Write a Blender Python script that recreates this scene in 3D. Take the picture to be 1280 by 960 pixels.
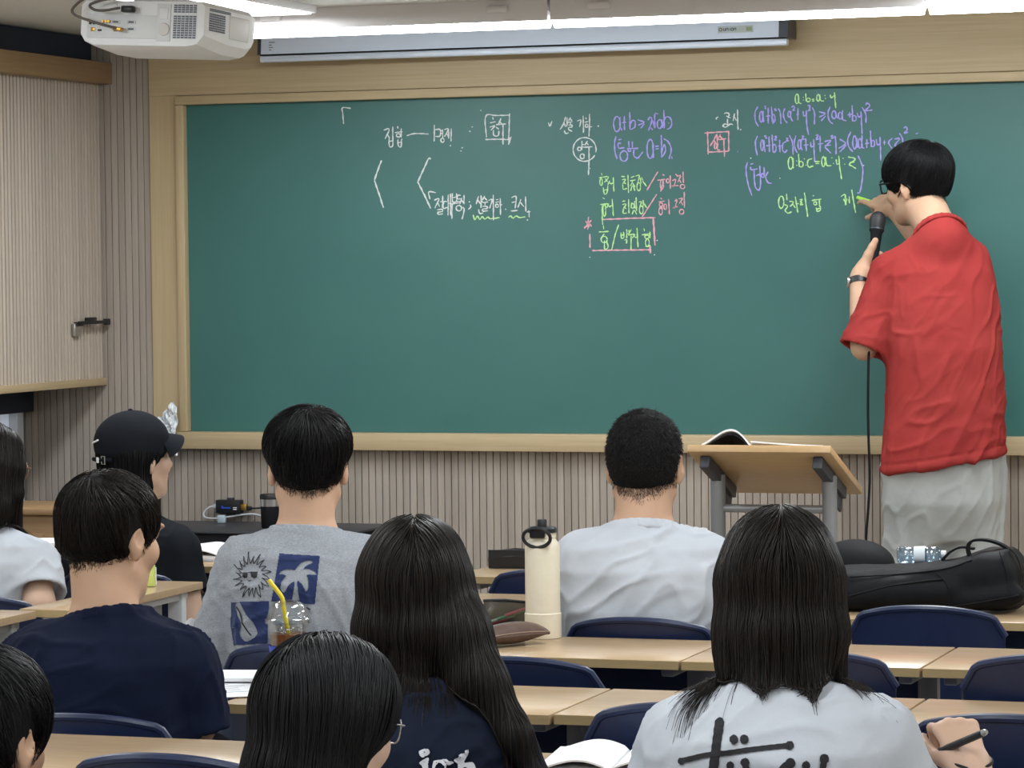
import bpy, bmesh, math, random
import numpy as np
from mathutils import Vector, Matrix
from mathutils.bvhtree import BVHTree

for _o in list(bpy.data.objects):
    bpy.data.objects.remove(_o)
SC = bpy.context.scene
COL = SC.collection
R_ = math.radians
rng = np.random.default_rng(7)
random.seed(7)

# ------------------------------------------------------------------ camera
CAM_H = 1.57
F_PX = 4100.0
def _basis():
    r = .0109
    vx, vy = -11490 - 640, 467 - 480.
    y0 = vy + r * vx
    a = F_PX * F_PX / (-vx)
    for _ in range(20):
        b = y0 - r * a
        a = (F_PX * F_PX + vy * b) / (-vx)
    Y = np.array([a, b, F_PX]); Y /= np.linalg.norm(Y)
    X = -np.array([vx, vy, F_PX]); X /= np.linalg.norm(X)
    Z = np.cross(X, Y)
    if Z[1] > 0:
        Z = -Z
    return np.stack([X, Y, Z])
CB = _basis()
CAM_P = np.array([0, 0, CAM_H])
def ray(px, py):
    return CB @ np.array([(px - 640) / F_PX, (py - 480) / F_PX, 1.])
def on_z(px, py, z):
    d = ray(px, py); return CAM_P + d * ((z - CAM_H) / d[2])
def on_y(px, py, y):
    d = ray(px, py); return CAM_P + d * (y / d[1])
def on_x(px, py, x):
    d = ray(px, py); return CAM_P + d * (x / d[0])

_cd = bpy.data.cameras.new('camera')
cam = bpy.data.objects.new('camera', _cd); COL.objects.link(cam)
_r = CB @ np.array([1, 0, 0]); _u = CB @ np.array([0, -1, 0]); _b = CB @ np.array([0, 0, -1])
cam.matrix_world = Matrix(((_r[0], _u[0], _b[0], 0), (_r[1], _u[1], _b[1], 0), (_r[2], _u[2], _b[2], CAM_H), (0, 0, 0, 1)))
_cd.sensor_width = 36; _cd.lens = 36 * F_PX / 1280
_cd.clip_start = .05; _cd.clip_end = 60
SC.camera = cam

# ------------------------------------------------------------------ world, exposure, lamps
w = bpy.data.worlds.new('world'); SC.world = w; w.use_nodes = True
w.node_tree.nodes['Background'].inputs[0].default_value = (.9, .95, 1, 1)
w.node_tree.nodes['Background'].inputs[1].default_value = .25
SC.view_settings.view_transform = 'Standard'
SC.view_settings.look = 'None'
SC.view_settings.exposure = 0.2
SC.view_settings.gamma = 1.0
SC.view_settings.use_curve_mapping = False
try:
    SC.cycles.use_denoising = True
    SC.cycles.max_bounces = 10
    SC.cycles.transparent_max_bounces = 24
    SC.cycles.sample_clamp_indirect = 6
    SC.cycles.caustics_reflective = False
    SC.cycles.caustics_refractive = False
except Exception:
    pass

CEIL = 2.40
YB = 10.52           # chalkboard plane
XL, XR, YBACK = -5.40, 2.2, -1.6
def area(name, loc, size, power, rot=(0, 0, 0), color=(.90, .965, 1)):
    l = bpy.data.lights.new(name, 'AREA'); l.shape = 'RECTANGLE'
    l.size, l.size_y = size; l.energy = power; l.color = color
    o = bpy.data.objects.new(name, l); COL.objects.link(o)
    o.location = loc; o.rotation_euler = rot
    return o
PANEL_POWER = 17
PANELS = [(-4.05, 8.92, .34, 1.36), (-1.75, 9.0, .34, 1.3), (0.4, 9.0, .34, 1.3)]
for _x in (-4.05, -1.75, .55):
    for _y in (1.0, 3.7, 6.4):
        PANELS.append((_x, _y, .34, 1.3))

# ------------------------------------------------------------------ materials
def mat(name, color=(.8, .8, .8), rough=.5, metal=0., spec=.5, emit=None, estr=0, sss=0., trans=0., ior=1.45, sheen=0., coat=0.):
    m = bpy.data.materials.new(name); m.use_nodes = True
    p = m.node_tree.nodes['Principled BSDF']
    p.inputs['Base Color'].default_value = (*color, 1)
    p.inputs['Roughness'].default_value = rough
    p.inputs['Metallic'].default_value = metal
    p.inputs['Specular IOR Level'].default_value = spec
    p.inputs['IOR'].default_value = ior
    if emit:
        p.inputs['Emission Color'].default_value = (*emit, 1); p.inputs['Emission Strength'].default_value = estr
    if sss:
        p.inputs['Subsurface Weight'].default_value = sss
        p.inputs['Subsurface Radius'].default_value = (.012, .005, .003)
        p.inputs['Subsurface Scale'].default_value = 1.0
    if trans:
        p.inputs['Transmission Weight'].default_value = trans
    if sheen:
        p.inputs['Sheen Weight'].default_value = sheen
    if coat:
        p.inputs['Coat Weight'].default_value = coat; p.inputs['Coat Roughness'].default_value = .12
    return m
def nd(m, typ, **kw):
    n = m.node_tree.nodes.new(typ)
    for k, v in kw.items():
        setattr(n, k, v)
    return n
def lk(m, a, b):
    m.node_tree.links.new(a, b)
def bsdf(m):
    return m.node_tree.nodes['Principled BSDF']
def coords(m, scale=(1, 1, 1), kind='Object'):
    tc = nd(m, 'ShaderNodeTexCoord'); mp = nd(m, 'ShaderNodeMapping')
    mp.inputs['Scale'].default_value = scale
    lk(m, tc.outputs[kind], mp.inputs['Vector'])
    return mp.outputs['Vector']
def noise(m, vec, scale, detail=4, rough=.55):
    n = nd(m, 'ShaderNodeTexNoise'); n.inputs['Scale'].default_value = scale
    n.inputs['Detail'].default_value = detail; n.inputs['Roughness'].default_value = rough
    lk(m, vec, n.inputs['Vector']); return n.outputs['Fac']
def ramp(m, fac, stops):
    r = nd(m, 'ShaderNodeValToRGB'); e = r.color_ramp.elements
    while len(e) < len(stops):
        e.new(.5)
    for i, (p, c) in enumerate(stops):
        e[i].position = p; e[i].color = (*c, 1)
    lk(m, fac, r.inputs['Fac']); return r.outputs['Color']
def bump(m, fac, strength=.2, dist=.002):
    b = nd(m, 'ShaderNodeBump'); b.inputs['Strength'].default_value = strength; b.inputs['Distance'].default_value = dist
    lk(m, fac, b.inputs['Height']); lk(m, b.outputs['Normal'], bsdf(m).inputs['Normal'])
def mottled(name, c1, c2, scale, rough=.6, stretch=(1, 1, 1), detail=5, bs=0, bd=.001, **kw):
    m = mat(name, c1, rough, **kw)
    v = coords(m, stretch)
    f = noise(m, v, scale, detail)
    lk(m, ramp(m, f, [(.3, c1), (.7, c2)]), bsdf(m).inputs['Base Color'])
    if bs:
        bump(m, f, bs, bd)
    return m
def fabric(name, c1, c2, sc=6, rough=.92, weave=900, bs=.25, sheen=.15):
    m = mat(name, c1, rough, spec=.15, sheen=sheen)
    v = coords(m)
    lk(m, ramp(m, noise(m, v, sc, 5), [(.3, c1), (.72, c2)]), bsdf(m).inputs['Base Color'])
    b1 = nd(m, 'ShaderNodeMath', operation='ADD')
    a1 = nd(m, 'ShaderNodeMath', operation='MULTIPLY'); a1.inputs[1].default_value = .15
    lk(m, noise(m, v, weave, 1), a1.inputs[0])
    lk(m, noise(m, v, 18, 3), b1.inputs[0]); lk(m, a1.outputs[0], b1.inputs[1])
    bump(m, b1.outputs[0], bs, .006)
    return m

M = {}
M['ceiling'] = mottled('ceiling_paint', (.70, .69, .66), (.76, .75, .72), 40, .9)
M['ceiling'].name = 'ceiling_paint'
M['floor'] = mottled('floor_vinyl', (.42, .38, .33), (.5, .46, .4), 9, .5)
M['plain_wall'] = mottled('plain_wall', (.62, .60, .56), (.66, .64, .6), 12, .9)
M['panel_wood'] = mottled('pale_oak_veneer', (.475, .365, .215), (.55, .435, .27), 5, .45, (.6, .6, 26), 6)
M['panel_wood_v'] = mottled('pale_oak_veneer_upright', (.475, .365, .215), (.54, .425, .26), 5, .45, (26, 26, .6), 6)
M['fascia_wood'] = mottled('brown_oak_veneer', (.27, .165, .08), (.34, .215, .11), 5, .5, (.8, .8, 22), 6)
M['ledge_wood'] = mottled('tan_ledge_veneer', (.45, .33, .19), (.52, .39, .23), 5, .5, (.8, .8, 22), 6)
def slat_material(name, base, dark, pitch, axis):
    m = mat(name, base, .6, spec=.3)
    tc = nd(m, 'ShaderNodeTexCoord'); sx = nd(m, 'ShaderNodeSeparateXYZ'); lk(m, tc.outputs['Object'], sx.inputs[0])
    d = nd(m, 'ShaderNodeMath', operation='DIVIDE'); d.inputs[1].default_value = pitch; lk(m, sx.outputs[axis], d.inputs[0])
    fl = nd(m, 'ShaderNodeMath', operation='FLOOR'); lk(m, d.outputs[0], fl.inputs[0])
    wn = nd(m, 'ShaderNodeTexWhiteNoise', noise_dimensions='1D'); lk(m, fl.outputs[0], wn.inputs['W'])
    v = coords(m, (14, 14, .8)); f = noise(m, v, 6, 5)
    mx = nd(m, 'ShaderNodeMath', operation='MULTIPLY_ADD'); mx.inputs[1].default_value = .45
    lk(m, wn.outputs['Value'], mx.inputs[0])
    m2 = nd(m, 'ShaderNodeMath', operation='MULTIPLY'); m2.inputs[1].default_value = .7; lk(m, f, m2.inputs[0])
    lk(m, m2.outputs[0], mx.inputs[2])
    lk(m, ramp(m, mx.outputs[0], [(.2, dark), (.85, base)]), bsdf(m).inputs['Base Color'])
    return m
SP = .0252
M['slat_front'] = slat_material('taupe_slats_front', (.435, .38, .33), (.30, .258, .22), SP, 'X')
M['slat_left'] = slat_material('taupe_slats_left', (.56, .475, .40), (.46, .385, .32), SP, 'Y')
M['groove'] = mat('slat_groove_backing', (.10, .07, .05), .8)
M['navy_wall'] = mottled('dark_navy_paint', (.018, .026, .05), (.025, .034, .062), 20, .6)
M['board'] = mottled('green_chalkboard', (.029, .134, .124), (.036, .150, .138), 3.5, .5, detail=6, spec=.85)
M['table'] = mottled('beech_laminate', (.43, .305, .18), (.48, .345, .21), 4, .24, (3, 20, 3), 5)
M['lectern_wood'] = mottled('lectern_beech', (.50, .325, .165), (.57, .385, .20), 4, .3, (3, 20, 3), 5)
M['table_edge'] = mottled('edge_band', (.36, .265, .13), (.41, .30, .155), 6, .4, (3, 3, 30), 4)
M['navy_plastic'] = mottled('navy_plastic', (.007, .015, .055), (.010, .020, .066), 30, .40, bs=.12, bd=.0008)
M['navy_panel'] = mottled('navy_laminate', (.008, .016, .058), (.011, .021, .068), 30, .5)
M['grey_metal'] = mat('grey_powder_metal', (.30, .31, .32), .42, .5)
M['pale_metal'] = mat('pale_grey_metal', (.62, .65, .68), .4, .2)
M['dark_metal'] = mat('gunmetal', (.075, .08, .095), .42, .6)
M['black'] = mat('black_plastic', (.012, .013, .016), .4)
M['black_matte'] = mat('black_matte', (.008, .0085, .011), .7, spec=.25)
M['white_plastic'] = mottled('white_plastic', (.82, .845, .87), (.86, .88, .90), 14, .42)
M['screen_case'] = mat('pale_blue_white_aluminium', (.74, .81, .94), .28, .1)
M['led'] = mat('led_diffuser', (1, 1, 1), .5, emit=(.90, .965, 1), estr=20)
M['led_panel'] = mat('led_panel_diffuser', (1, 1, 1), .5, emit=(.97, .98, 1), estr=6)
M['lamp_body'] = mat('lamp_housing', (.72, .70, .70), .5)
M['paper'] = mottled('white_paper', (.80, .82, .84), (.86, .87, .88), 8, .85)
M['steel'] = mat('brushed_steel', (.62, .62, .62), .28, 1.)
M['gold'] = mat('gold_connector', (.55, .33, .08), .35, .9)
def clear(name, color=(1, 1, 1), gloss=.1, rough=.05):
    m = mat(name, color, rough); nt = m.node_tree
    t = nt.nodes.new('ShaderNodeBsdfTransparent'); t.inputs[0].default_value = (*color, 1)
    g = nt.nodes.new('ShaderNodeBsdfGlossy'); g.inputs['Roughness'].default_value = rough
    fr = nt.nodes.new('ShaderNodeFresnel'); fr.inputs[0].default_value = 1.45
    ad = nt.nodes.new('ShaderNodeMath'); ad.operation = 'ADD'; ad.inputs[1].default_value = gloss
    mx = nt.nodes.new('ShaderNodeMixShader')
    mu = nt.nodes.new('ShaderNodeMath'); mu.operation = 'MULTIPLY'; mu.inputs[1].default_value = .3; lk(m, fr.outputs[0], mu.inputs[0]); lk(m, mu.outputs[0], ad.inputs[0]); lk(m, ad.outputs[0], mx.inputs[0]); lk(m, t.outputs[0], mx.inputs[1]); lk(m, g.outputs[0], mx.inputs[2])
    lk(m, mx.outputs[0], nt.nodes['Material Output'].inputs[0])
    return m
def skin(name, c, c2):
    m = mat(name, c, .5, spec=.35, sss=.12)
    v = coords(m)
    lk(m, ramp(m, noise(m, v, 14, 5), [(.3, c), (.75, c2)]), bsdf(m).inputs['Base Color'])
    bump(m, noise(m, v, 260, 2), .12, .0006)
    return m
M['skin'] = skin('skin_warm', (.50, .31, .205), (.56, .355, .245))
M['skin_pale'] = skin('skin_pale', (.58, .385, .28), (.64, .435, .33))
M['lips'] = mat('lips', (.45, .18, .15), .45)
M['eye'] = mat('eye', (.03, .015, .01), .1)
def hair_mat(name, c1, c2, rough=.38):
    m = mat(name, c1, rough, spec=.28)
    at = nd(m, 'ShaderNodeAttribute'); at.attribute_name = 'tone'
    lk(m, ramp(m, at.outputs['Fac'], [(0., c1), (1., c2)]), bsdf(m).inputs['Base Color'])
    return m
M['hair_black'] = hair_mat('hair_black', (.0045, .0046, .0056), (.012, .0115, .013))
M['hair_brown'] = hair_mat('hair_dark_brown', (.006, .005, .0046), (.022, .015, .012))
M['hair_scalp'] = mat('hair_under', (.007, .0065, .007), .75, spec=.2)
M['hair_buzz'] = hair_mat('hair_cropped', (.006, .006, .007), (.02, .018, .018), .62)
# ------------------------------------------------------------------ object helpers
def tag(o, label=None, cat=None, group=None, kind=None):
    if label: o['label'] = label
    if cat: o['category'] = cat
    if group: o['group'] = group
    if kind: o['kind'] = kind
    return o
def link(name, me, m=None, parent=None):
    o = bpy.data.objects.new(name, me); COL.objects.link(o)
    if m is not None:
        for q in (m if isinstance(m, (list, tuple)) else [m]):
            me.materials.append(q)
    if parent is not None:
        o.parent = parent
    return o
def empty(name, loc=(0, 0, 0), rz=0, label=None, cat=None, group=None):
    o = bpy.data.objects.new(name, None); COL.objects.link(o)
    o.location = loc; o.rotation_euler = (0, 0, rz); o.empty_display_size = .1
    return tag(o, label, cat, group)
def np_mesh(name, V, Q, smooth=True, mi=None):
    V = np.asarray(V, dtype=np.float32); Q = np.asarray(Q, dtype=np.int32)
    me = bpy.data.meshes.new(name)
    k = Q.shape[1]
    me.vertices.add(len(V)); me.vertices.foreach_set('co', V.ravel())
    me.loops.add(len(Q) * k); me.loops.foreach_set('vertex_index', Q.ravel())
    me.polygons.add(len(Q))
    me.polygons.foreach_set('loop_start', np.arange(0, len(Q) * k, k, dtype=np.int32))
    if smooth:
        me.polygons.foreach_set('use_smooth', np.ones(len(Q), dtype=bool))
    if mi is not None:
        me.polygons.foreach_set('material_index', np.asarray(mi, dtype=np.int32))
    me.update(calc_edges=True); me.validate()
    return me
class MB:
    """collects shapes, links them as one mesh object"""
    def __init__(s):
        s.bm = bmesh.new(); s.mi = 0
    def _mat(s, fs):
        for f in fs: f.material_index = s.mi
    def box(s, c, d, rot=None, bev=0., seg=2):
        r = bmesh.ops.create_cube(s.bm, size=1)
        vs = r['verts']
        bmesh.ops.scale(s.bm, vec=Vector(d), verts=vs)
        if bev:
            es = list({e for v in vs for e in v.link_edges})
            rb = bmesh.ops.bevel(s.bm, geom=es, offset=bev, segments=seg, affect='EDGES', profile=.5)
            vs = list({v for f in rb['faces'] for v in f.verts} | {v for v in vs if v.is_valid})
            vs = s._island(vs)
        if rot is not None:
            bmesh.ops.rotate(s.bm, cent=(0, 0, 0), matrix=rot, verts=vs)
        bmesh.ops.translate(s.bm, vec=Vector(c), verts=vs)
        s._mat({f for v in vs for f in v.link_faces})
        return s
    def _island(s, vs):
        seen = set(vs); st = list(vs)
        while st:
            v = st.pop()
            for e in v.link_edges:
                o = e.other_vert(v)
                if o not in seen: seen.add(o); st.append(o)
        return list(seen)
    def rings(s, rings, cap=True, closed=False):
        rv = [[s.bm.verts.new(p) for p in r] for r in rings]
        n = len(rv[0]); fs = []
        rng_ = range(len(rv)) if closed else range(len(rv) - 1)
        for i in rng_:
            a, b = rv[i], rv[(i + 1) % len(rv)]
            for j in range(n):
                fs.append(s.bm.faces.new((a[j], a[(j + 1) % n], b[(j + 1) % n], b[j])))
        if cap and not closed:
            fs.append(s.bm.faces.new(rv[0][::-1])); fs.append(s.bm.faces.new(rv[-1]))
        s._mat(fs); return s
    def tube(s, pts, r, n=10, cap=True, closed=False):
        pts = [Vector(p) for p in pts]
        rr = r if isinstance(r, (list, tuple)) else [r] * len(pts)
        up = Vector((0, 0, 1)); rings = []; prev = None
        for i, p in enumerate(pts):
            if closed:
                t = pts[(i + 1) % len(pts)] - pts[i - 1]
            else:
                t = pts[min(i + 1, len(pts) - 1)] - pts[max(i - 1, 0)]
            t.normalize()
            if prev is None:
                a = up if abs(t.dot(up)) < .9 else Vector((1, 0, 0))
                u = t.cross(a).normalized()
            else:
                u = (prev - t * prev.dot(t)).normalized()
            prev = u; v = t.cross(u)
            rings.append([p + (u * math.cos(2 * math.pi * k / n) + v * math.sin(2 * math.pi * k / n)) * rr[i] for k in range(n)])
        return s.rings(rings, cap, closed)
    def lathe(s, prof, c=(0, 0, 0), n=32, rot=None):
        rings = []
        for r, z in prof:
            ring = [Vector((max(r, 1e-4) * math.cos(2 * math.pi * k / n), max(r, 1e-4) * math.sin(2 * math.pi * k / n), z)) for k in range(n)]
            if rot is not None: ring = [rot @ p for p in ring]
            rings.append([p + Vector(c) for p in ring])
        return s.rings(rings)
    def face(s, pts):
        f = s.bm.faces.new([s.bm.verts.new(p) for p in pts]); f.material_index = s.mi
        return s
    def prism(s, poly, z0, z1, fn=lambda x, y, z: (x, y, z)):
        return s.rings([[Vector(fn(x, y, z)) for x, y in poly] for z in (z0, z1)])
    def build(s, name, m, parent=None, smooth=True, angle=35):
        bmesh.ops.recalc_face_normals(s.bm, faces=s.bm.faces)
        me = bpy.data.meshes.new(name); s.bm.to_mesh(me); s.bm.free()
        if smooth:
            me.shade_smooth()
            try: me.set_sharp_from_angle(angle=R_(angle))
            except Exception: pass
        return link(name, me, m, parent)
def RZ(a): return Matrix.Rotation(a, 3, 'Z')
def RX(a): return Matrix.Rotation(a, 3, 'X')
def RY(a): return Matrix.Rotation(a, 3, 'Y')
def copy_tree(o, parent=None):
    c = o.copy(); COL.objects.link(c)
    if parent is not None: c.parent = parent
    for ch in [q for q in bpy.data.objects if q.parent == o]:
        copy_tree(ch, c)
    return c
def bez(pts, n=40):
    """smooth curve through points (Catmull-Rom)"""
    P = [np.array(p, float) for p in pts]
    P = [2 * P[0] - P[1]] + P + [2 * P[-1] - P[-2]]
    out = []; segs = len(P) - 3; m = max(2, n // segs)
    for i in range(1, len(P) - 2):
        for k in range(m):
            t = k / m
            a, b, c, d = P[i - 1], P[i], P[i + 1], P[i + 2]
            out.append(.5 * ((2 * b) + (-a + c) * t + (2 * a - 5 * b + 4 * c - d) * t * t + (-a + 3 * b - 3 * c + d) * t ** 3))
    out.append(P[-2]); return out

# ------------------------------------------------------------------ implicit surfaces
def smin(a, b, k):
    h = np.clip(.5 + .5 * (b - a) / k, 0, 1)
    return b + (a - b) * h - k * h * (1 - h)
class Field:
    def __init__(s): s.ops = []
    def add(s, fn, lo, hi, k=.02, sub=False):
        s.ops.append((fn, np.asarray(lo, float), np.asarray(hi, float), k, sub)); return s
    def cone(s, a, b, ra, rb=None, k=.02, sub=False):
        rb = ra if rb is None else rb
        a = np.asarray(a, float); b = np.asarray(b, float); ba = b - a; L2 = max(float(ba @ ba), 1e-9)
        def fn(P):
            t = np.clip(((P - a) @ ba) / L2, 0, 1)
            return np.linalg.norm(P - a - t[..., None] * ba, axis=-1) - (ra + (rb - ra) * t)
        m = max(ra, rb)
        return s.add(fn, np.minimum(a, b) - m, np.maximum(a, b) + m, k, sub)
    def chain(s, pts, rs, k=.02, k0=None):
        for i in range(len(pts) - 1):
            s.cone(pts[i], pts[i + 1], rs[i], rs[i + 1], k if (i or k0 is None) else k0)
        return s
    def ell(s, c, r, rot=None, k=.02, sub=False):
        c = np.asarray(c, float); r = np.asarray(r, float)
        A = np.eye(3) if rot is None else np.asarray(rot, float)      # columns: local axes
        def fn(P):
            q = (P - c) @ A
            k0 = np.linalg.norm(q / r, axis=-1); k1 = np.linalg.norm(q / (r * r), axis=-1)
            return k0 * (k0 - 1) / np.maximum(k1, 1e-6)
        ext = np.sqrt(((A * r) ** 2).sum(1))
        return s.add(fn, c - ext, c + ext, k, sub)
    def rbox(s, c, h, rot=None, r=.01, k=.01, sub=False):
        c = np.asarray(c, float); h = np.asarray(h, float)
        A = np.eye(3) if rot is None else np.asarray(rot, float)
        def fn(P):
            q = np.abs((P - c) @ A) - (h - r)
            return np.linalg.norm(np.maximum(q, 0), axis=-1) + np.minimum(q.max(-1), 0) - r
        ext = (np.abs(A) * h).sum(1)
        return s.add(fn, c - ext, c + ext, k, sub)
    def loft(s, rows, k=.02, grow=0., p=2.3, zs=1., sub=False):
        """rows (z, cx, cy, rx, ry) from bottom to top, superellipse sections"""
        rows = np.asarray(sorted(rows), float)
        z, cx, cy, rx, ry = rows.T
        rx = rx + grow; ry = ry + grow
        lo = np.array([(cx - rx).min(), (cy - ry).min(), z[0]]); hi = np.array([(cx + rx).max(), (cy + ry).max(), z[-1]])
        def fn(P):
            zz = np.clip(P[..., 2], z[0], z[-1])
            X = np.interp(zz, z, cx); Y = np.interp(zz, z, cy); A = np.interp(zz, z, rx); B = np.interp(zz, z, ry)
            u = np.abs(P[..., 0] - X) / A; v = np.abs(P[..., 1] - Y) / B
            rho = (u ** p + v ** p + 1e-12) ** (1 / p)
            g = np.sqrt((u / A) ** 2 + (v / B) ** 2) / np.maximum(rho, 1e-6)
            d = (rho - 1) / np.maximum(g, 1. / np.maximum(A, B)) 
            d = np.maximum(d, -np.minimum(A, B))
            dz = np.maximum(z[0] - P[..., 2], P[..., 2] - z[-1]) * zs
            return np.where(dz > 0, np.sqrt(np.maximum(d, 0) ** 2 + dz ** 2), np.maximum(d, dz))
        return s.add(fn, lo, hi, k, sub)
    def half(s, pt, n, lo, hi, k=.004):
        """cut away the side n points to, inside the box lo..hi"""
        pt = np.asarray(pt, float); n = np.asarray(n, float) / np.linalg.norm(n)
        lo = np.asarray(lo, float); hi = np.asarray(hi, float)
        def fn(P):
            d = -((P - pt) @ n)
            q = np.maximum(lo - P, P - hi).max(-1)
            return np.maximum(d, q)
        return s.add(fn, lo, hi, k, True)
    def __call__(s, P):
        D = np.full(P.shape[:-1], 1.)
        for fn, lo, hi, k, sub in s.ops:
            d = fn(P)
            D = -smin(-D, d, k) if sub else smin(D, d, k)
        return D
    def bounds(s, pad=.02):
        lo = np.min([o[1] for o in s.ops if not o[4]], axis=0) - pad
        hi = np.max([o[2] for o in s.ops if not o[4]], axis=0) + pad
        return lo, hi
    def grid(s, lo, hi, h):
        n = np.maximum(np.ceil((hi - lo) / h).astype(int) + 1, 2)
        ax = [lo[i] + h * np.arange(n[i]) for i in range(3)]
        D = np.full(n, 1., dtype=np.float32)
        for fn, l, u, k, sub in s.ops:
            m = k + 2.5 * h + .004
            i0 = [int(max(0, math.floor((l[i] - m - lo[i]) / h))) for i in range(3)]
            i1 = [int(min(n[i], math.ceil((u[i] + m - lo[i]) / h) + 1)) for i in range(3)]
            if any(i1[i] <= i0[i] for i in range(3)): continue
            sl = tuple(slice(i0[i], i1[i]) for i in range(3))
            P = np.stack(np.meshgrid(*[ax[i][sl[i]] for i in range(3)], indexing='ij'), -1)
            d = fn(P)
            D[sl] = -smin(-D[sl], d, k) if sub else smin(D[sl], d, k)
        return D
_E = [(0, 1), (2, 3), (4, 5), (6, 7), (0, 2), (1, 3), (4, 6), (5, 7), (0, 4), (1, 5), (2, 6), (3, 7)]
def nets(field, h, lo=None, hi=None):
    if lo is None: lo, hi = field.bounds(2.5 * h)
    lo = np.asarray(lo, float); hi = np.asarray(hi, float)
    D = field.grid(lo, hi, h); S = D < 0
    c = [S[i:S.shape[0] - 1 + i, j:S.shape[1] - 1 + j, k:S.shape[2] - 1 + k] for i in (0, 1) for j in (0, 1) for k in (0, 1)]
    cnt = sum(q.astype(np.int8) for q in c)
    act = (cnt > 0) & (cnt < 8)
    idx = np.argwhere(act)
    if not len(idx): return np.zeros((0, 3)), np.zeros((0, 4), int)
    num = np.full(act.shape, -1, np.int64); num[act] = np.arange(len(idx))
    off = np.array([(i, j, k) for i in (0, 1) for j in (0, 1) for k in (0, 1)])
    dv = np.stack([D[idx[:, 0] + o[0], idx[:, 1] + o[1], idx[:, 2] + o[2]] for o in off], 1)
    acc = np.zeros((len(idx), 3)); n = np.zeros(len(idx))
    for a, b in _E:
        da, db = dv[:, a], dv[:, b]; cr = (da < 0) != (db < 0)
        t = np.where(cr, da / np.where(cr, da - db, 1), 0)
        acc += np.where(cr[:, None], off[a] + t[:, None] * (off[b] - off[a]), 0); n += cr
    V = lo + h * (idx + acc / np.maximum(n, 1)[:, None])
    Q = []
    for ax in range(3):
        o1, o2 = [a for a in range(3) if a != ax]
        sl = [slice(None)] * 3; s2 = [slice(None)] * 3
        sl[ax] = slice(0, -1); s2[ax] = slice(1, None)
        A, B = S[tuple(sl)], S[tuple(s2)]
        e = np.argwhere(A != B)
        e = e[(e[:, o1] > 0) & (e[:, o2] > 0) & (e[:, o1] < S.shape[o1] - 1) & (e[:, o2] < S.shape[o2] - 1)]
        if not len(e): continue
        ins = A[e[:, 0], e[:, 1], e[:, 2]]
        def g(d1, d2):
            f = e.copy(); f[:, o1] += d1; f[:, o2] += d2; return num[f[:, 0], f[:, 1], f[:, 2]]
        q = np.stack([g(-1, -1), g(0, -1), g(0, 0), g(-1, 0)], 1)
        flip = ins if ax != 1 else ~ins
        q[~flip] = q[~flip][:, ::-1]
        Q.append(q)
    Q = np.concatenate(Q); Q = Q[(Q >= 0).all(1)]
    return V, Q
def relax(V, Q, it=1, f=.5):
    for _ in range(it):
        s = np.zeros_like(V); n = np.zeros(len(V))
        for i in range(4):
            for j in (1, 3):
                np.add.at(s, Q[:, i], V[Q[:, (i + j) % 4]]); np.add.at(n, Q[:, i], 1)
        V = V + f * (s / np.maximum(n, 1)[:, None] - V)
    return V
def vnoise(P, scale, seed=0, octaves=1):
    """cheap smooth noise: sums of randomly oriented sines"""
    r = np.random.default_rng(seed); out = np.zeros(len(P)); amp = 1.
    for o in range(octaves):
        for _ in range(7):
            d = r.normal(size=3); d /= np.linalg.norm(d)
            out += amp * np.sin((P @ d) * scale * (.7 + .8 * r.random()) + r.random() * 6.28) / 3.2
        scale *= 2.1; amp *= .5
    return out
def grad(f, P, e=.0015):
    k = np.array([[1, -1, -1], [-1, -1, 1], [-1, 1, -1], [1, 1, 1]], float)
    g = sum(k[i] * f(P + e * k[i])[..., None] for i in range(4))
    return g / np.maximum(np.linalg.norm(g, axis=-1, keepdims=True), 1e-9)
def rot3(yaw=0, pitch=0, roll=0):
    """pitch > 0 nods forward/down, yaw > 0 turns left, roll > 0 tips to the right"""
    return np.array(RZ(R_(yaw)) @ RX(R_(-pitch)) @ RY(R_(roll)))
# ------------------------------------------------------------------ the setting
def struct(name, mb, m, smooth=False):
    return tag(mb.build(name, m, smooth=smooth), kind='structure')
W = XR - XL; L = YB + .1 - YBACK
cx0, cy0 = (XL + XR) / 2, (YB + .1 + YBACK) / 2
b = MB(); b.box((cx0, cy0, -.05), (W + .4, L + .4, .1)); struct('floor', b, M['floor'])
b = MB(); b.box((cx0, cy0, CEIL + .05), (W + .4, L + .4, .1)); struct('ceiling', b, M['ceiling'])
b = MB(); b.box((cx0, YBACK - .05, 1.2), (W + .2, .1, 2.4)); struct('wall_back', b, M['plain_wall'])
b = MB(); b.box((XR + .05, cy0, 1.2), (.1, L + .2, 2.4)); struct('wall_right', b, M['plain_wall'])
# front wall: backing plus upright slats
def slats(mb, x0, x1, z0, z1, fn, gap=.0022):
    """slat strip along u from x0 to x1; fn(u, depth, z) -> point; depth 0 is the face"""
    i0 = math.floor(x0 / SP)
    prof = [(0., .014), (gap, .014), (gap, .0012), (gap + .0012, 0), (.0238, 0), (.0250, .0012), (.0250, .014), (SP, .014)]
    u = []
    i = i0
    while i * SP < x1:
        for a, d in prof:
            q = i * SP + a
            if x0 <= q <= x1: u.append((q, d))
        i += 1
    lo = [mb.bm.verts.new(fn(q, d, z0)) for q, d in u]; hi = [mb.bm.verts.new(fn(q, d, z1)) for q, d in u]
    for k in range(len(u) - 1):
        f = mb.bm.faces.new((lo[k], lo[k + 1], hi[k + 1], hi[k]))
        f.material_index = 1 if (u[k][1] > .006 and u[k + 1][1] > .006) else 0
b = MB(); b.mi = 1; b.box((cx0, YB + .09, 1.2), (W + .2, .08, 2.4)); b.mi = 0
slats(b, XL, -4.885, 0, CEIL, lambda u, d, z: (u, YB - .004 + d, z))
slats(b, -4.885, XR, 0, .953, lambda u, d, z: (u, YB - .004 + d, z))
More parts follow.
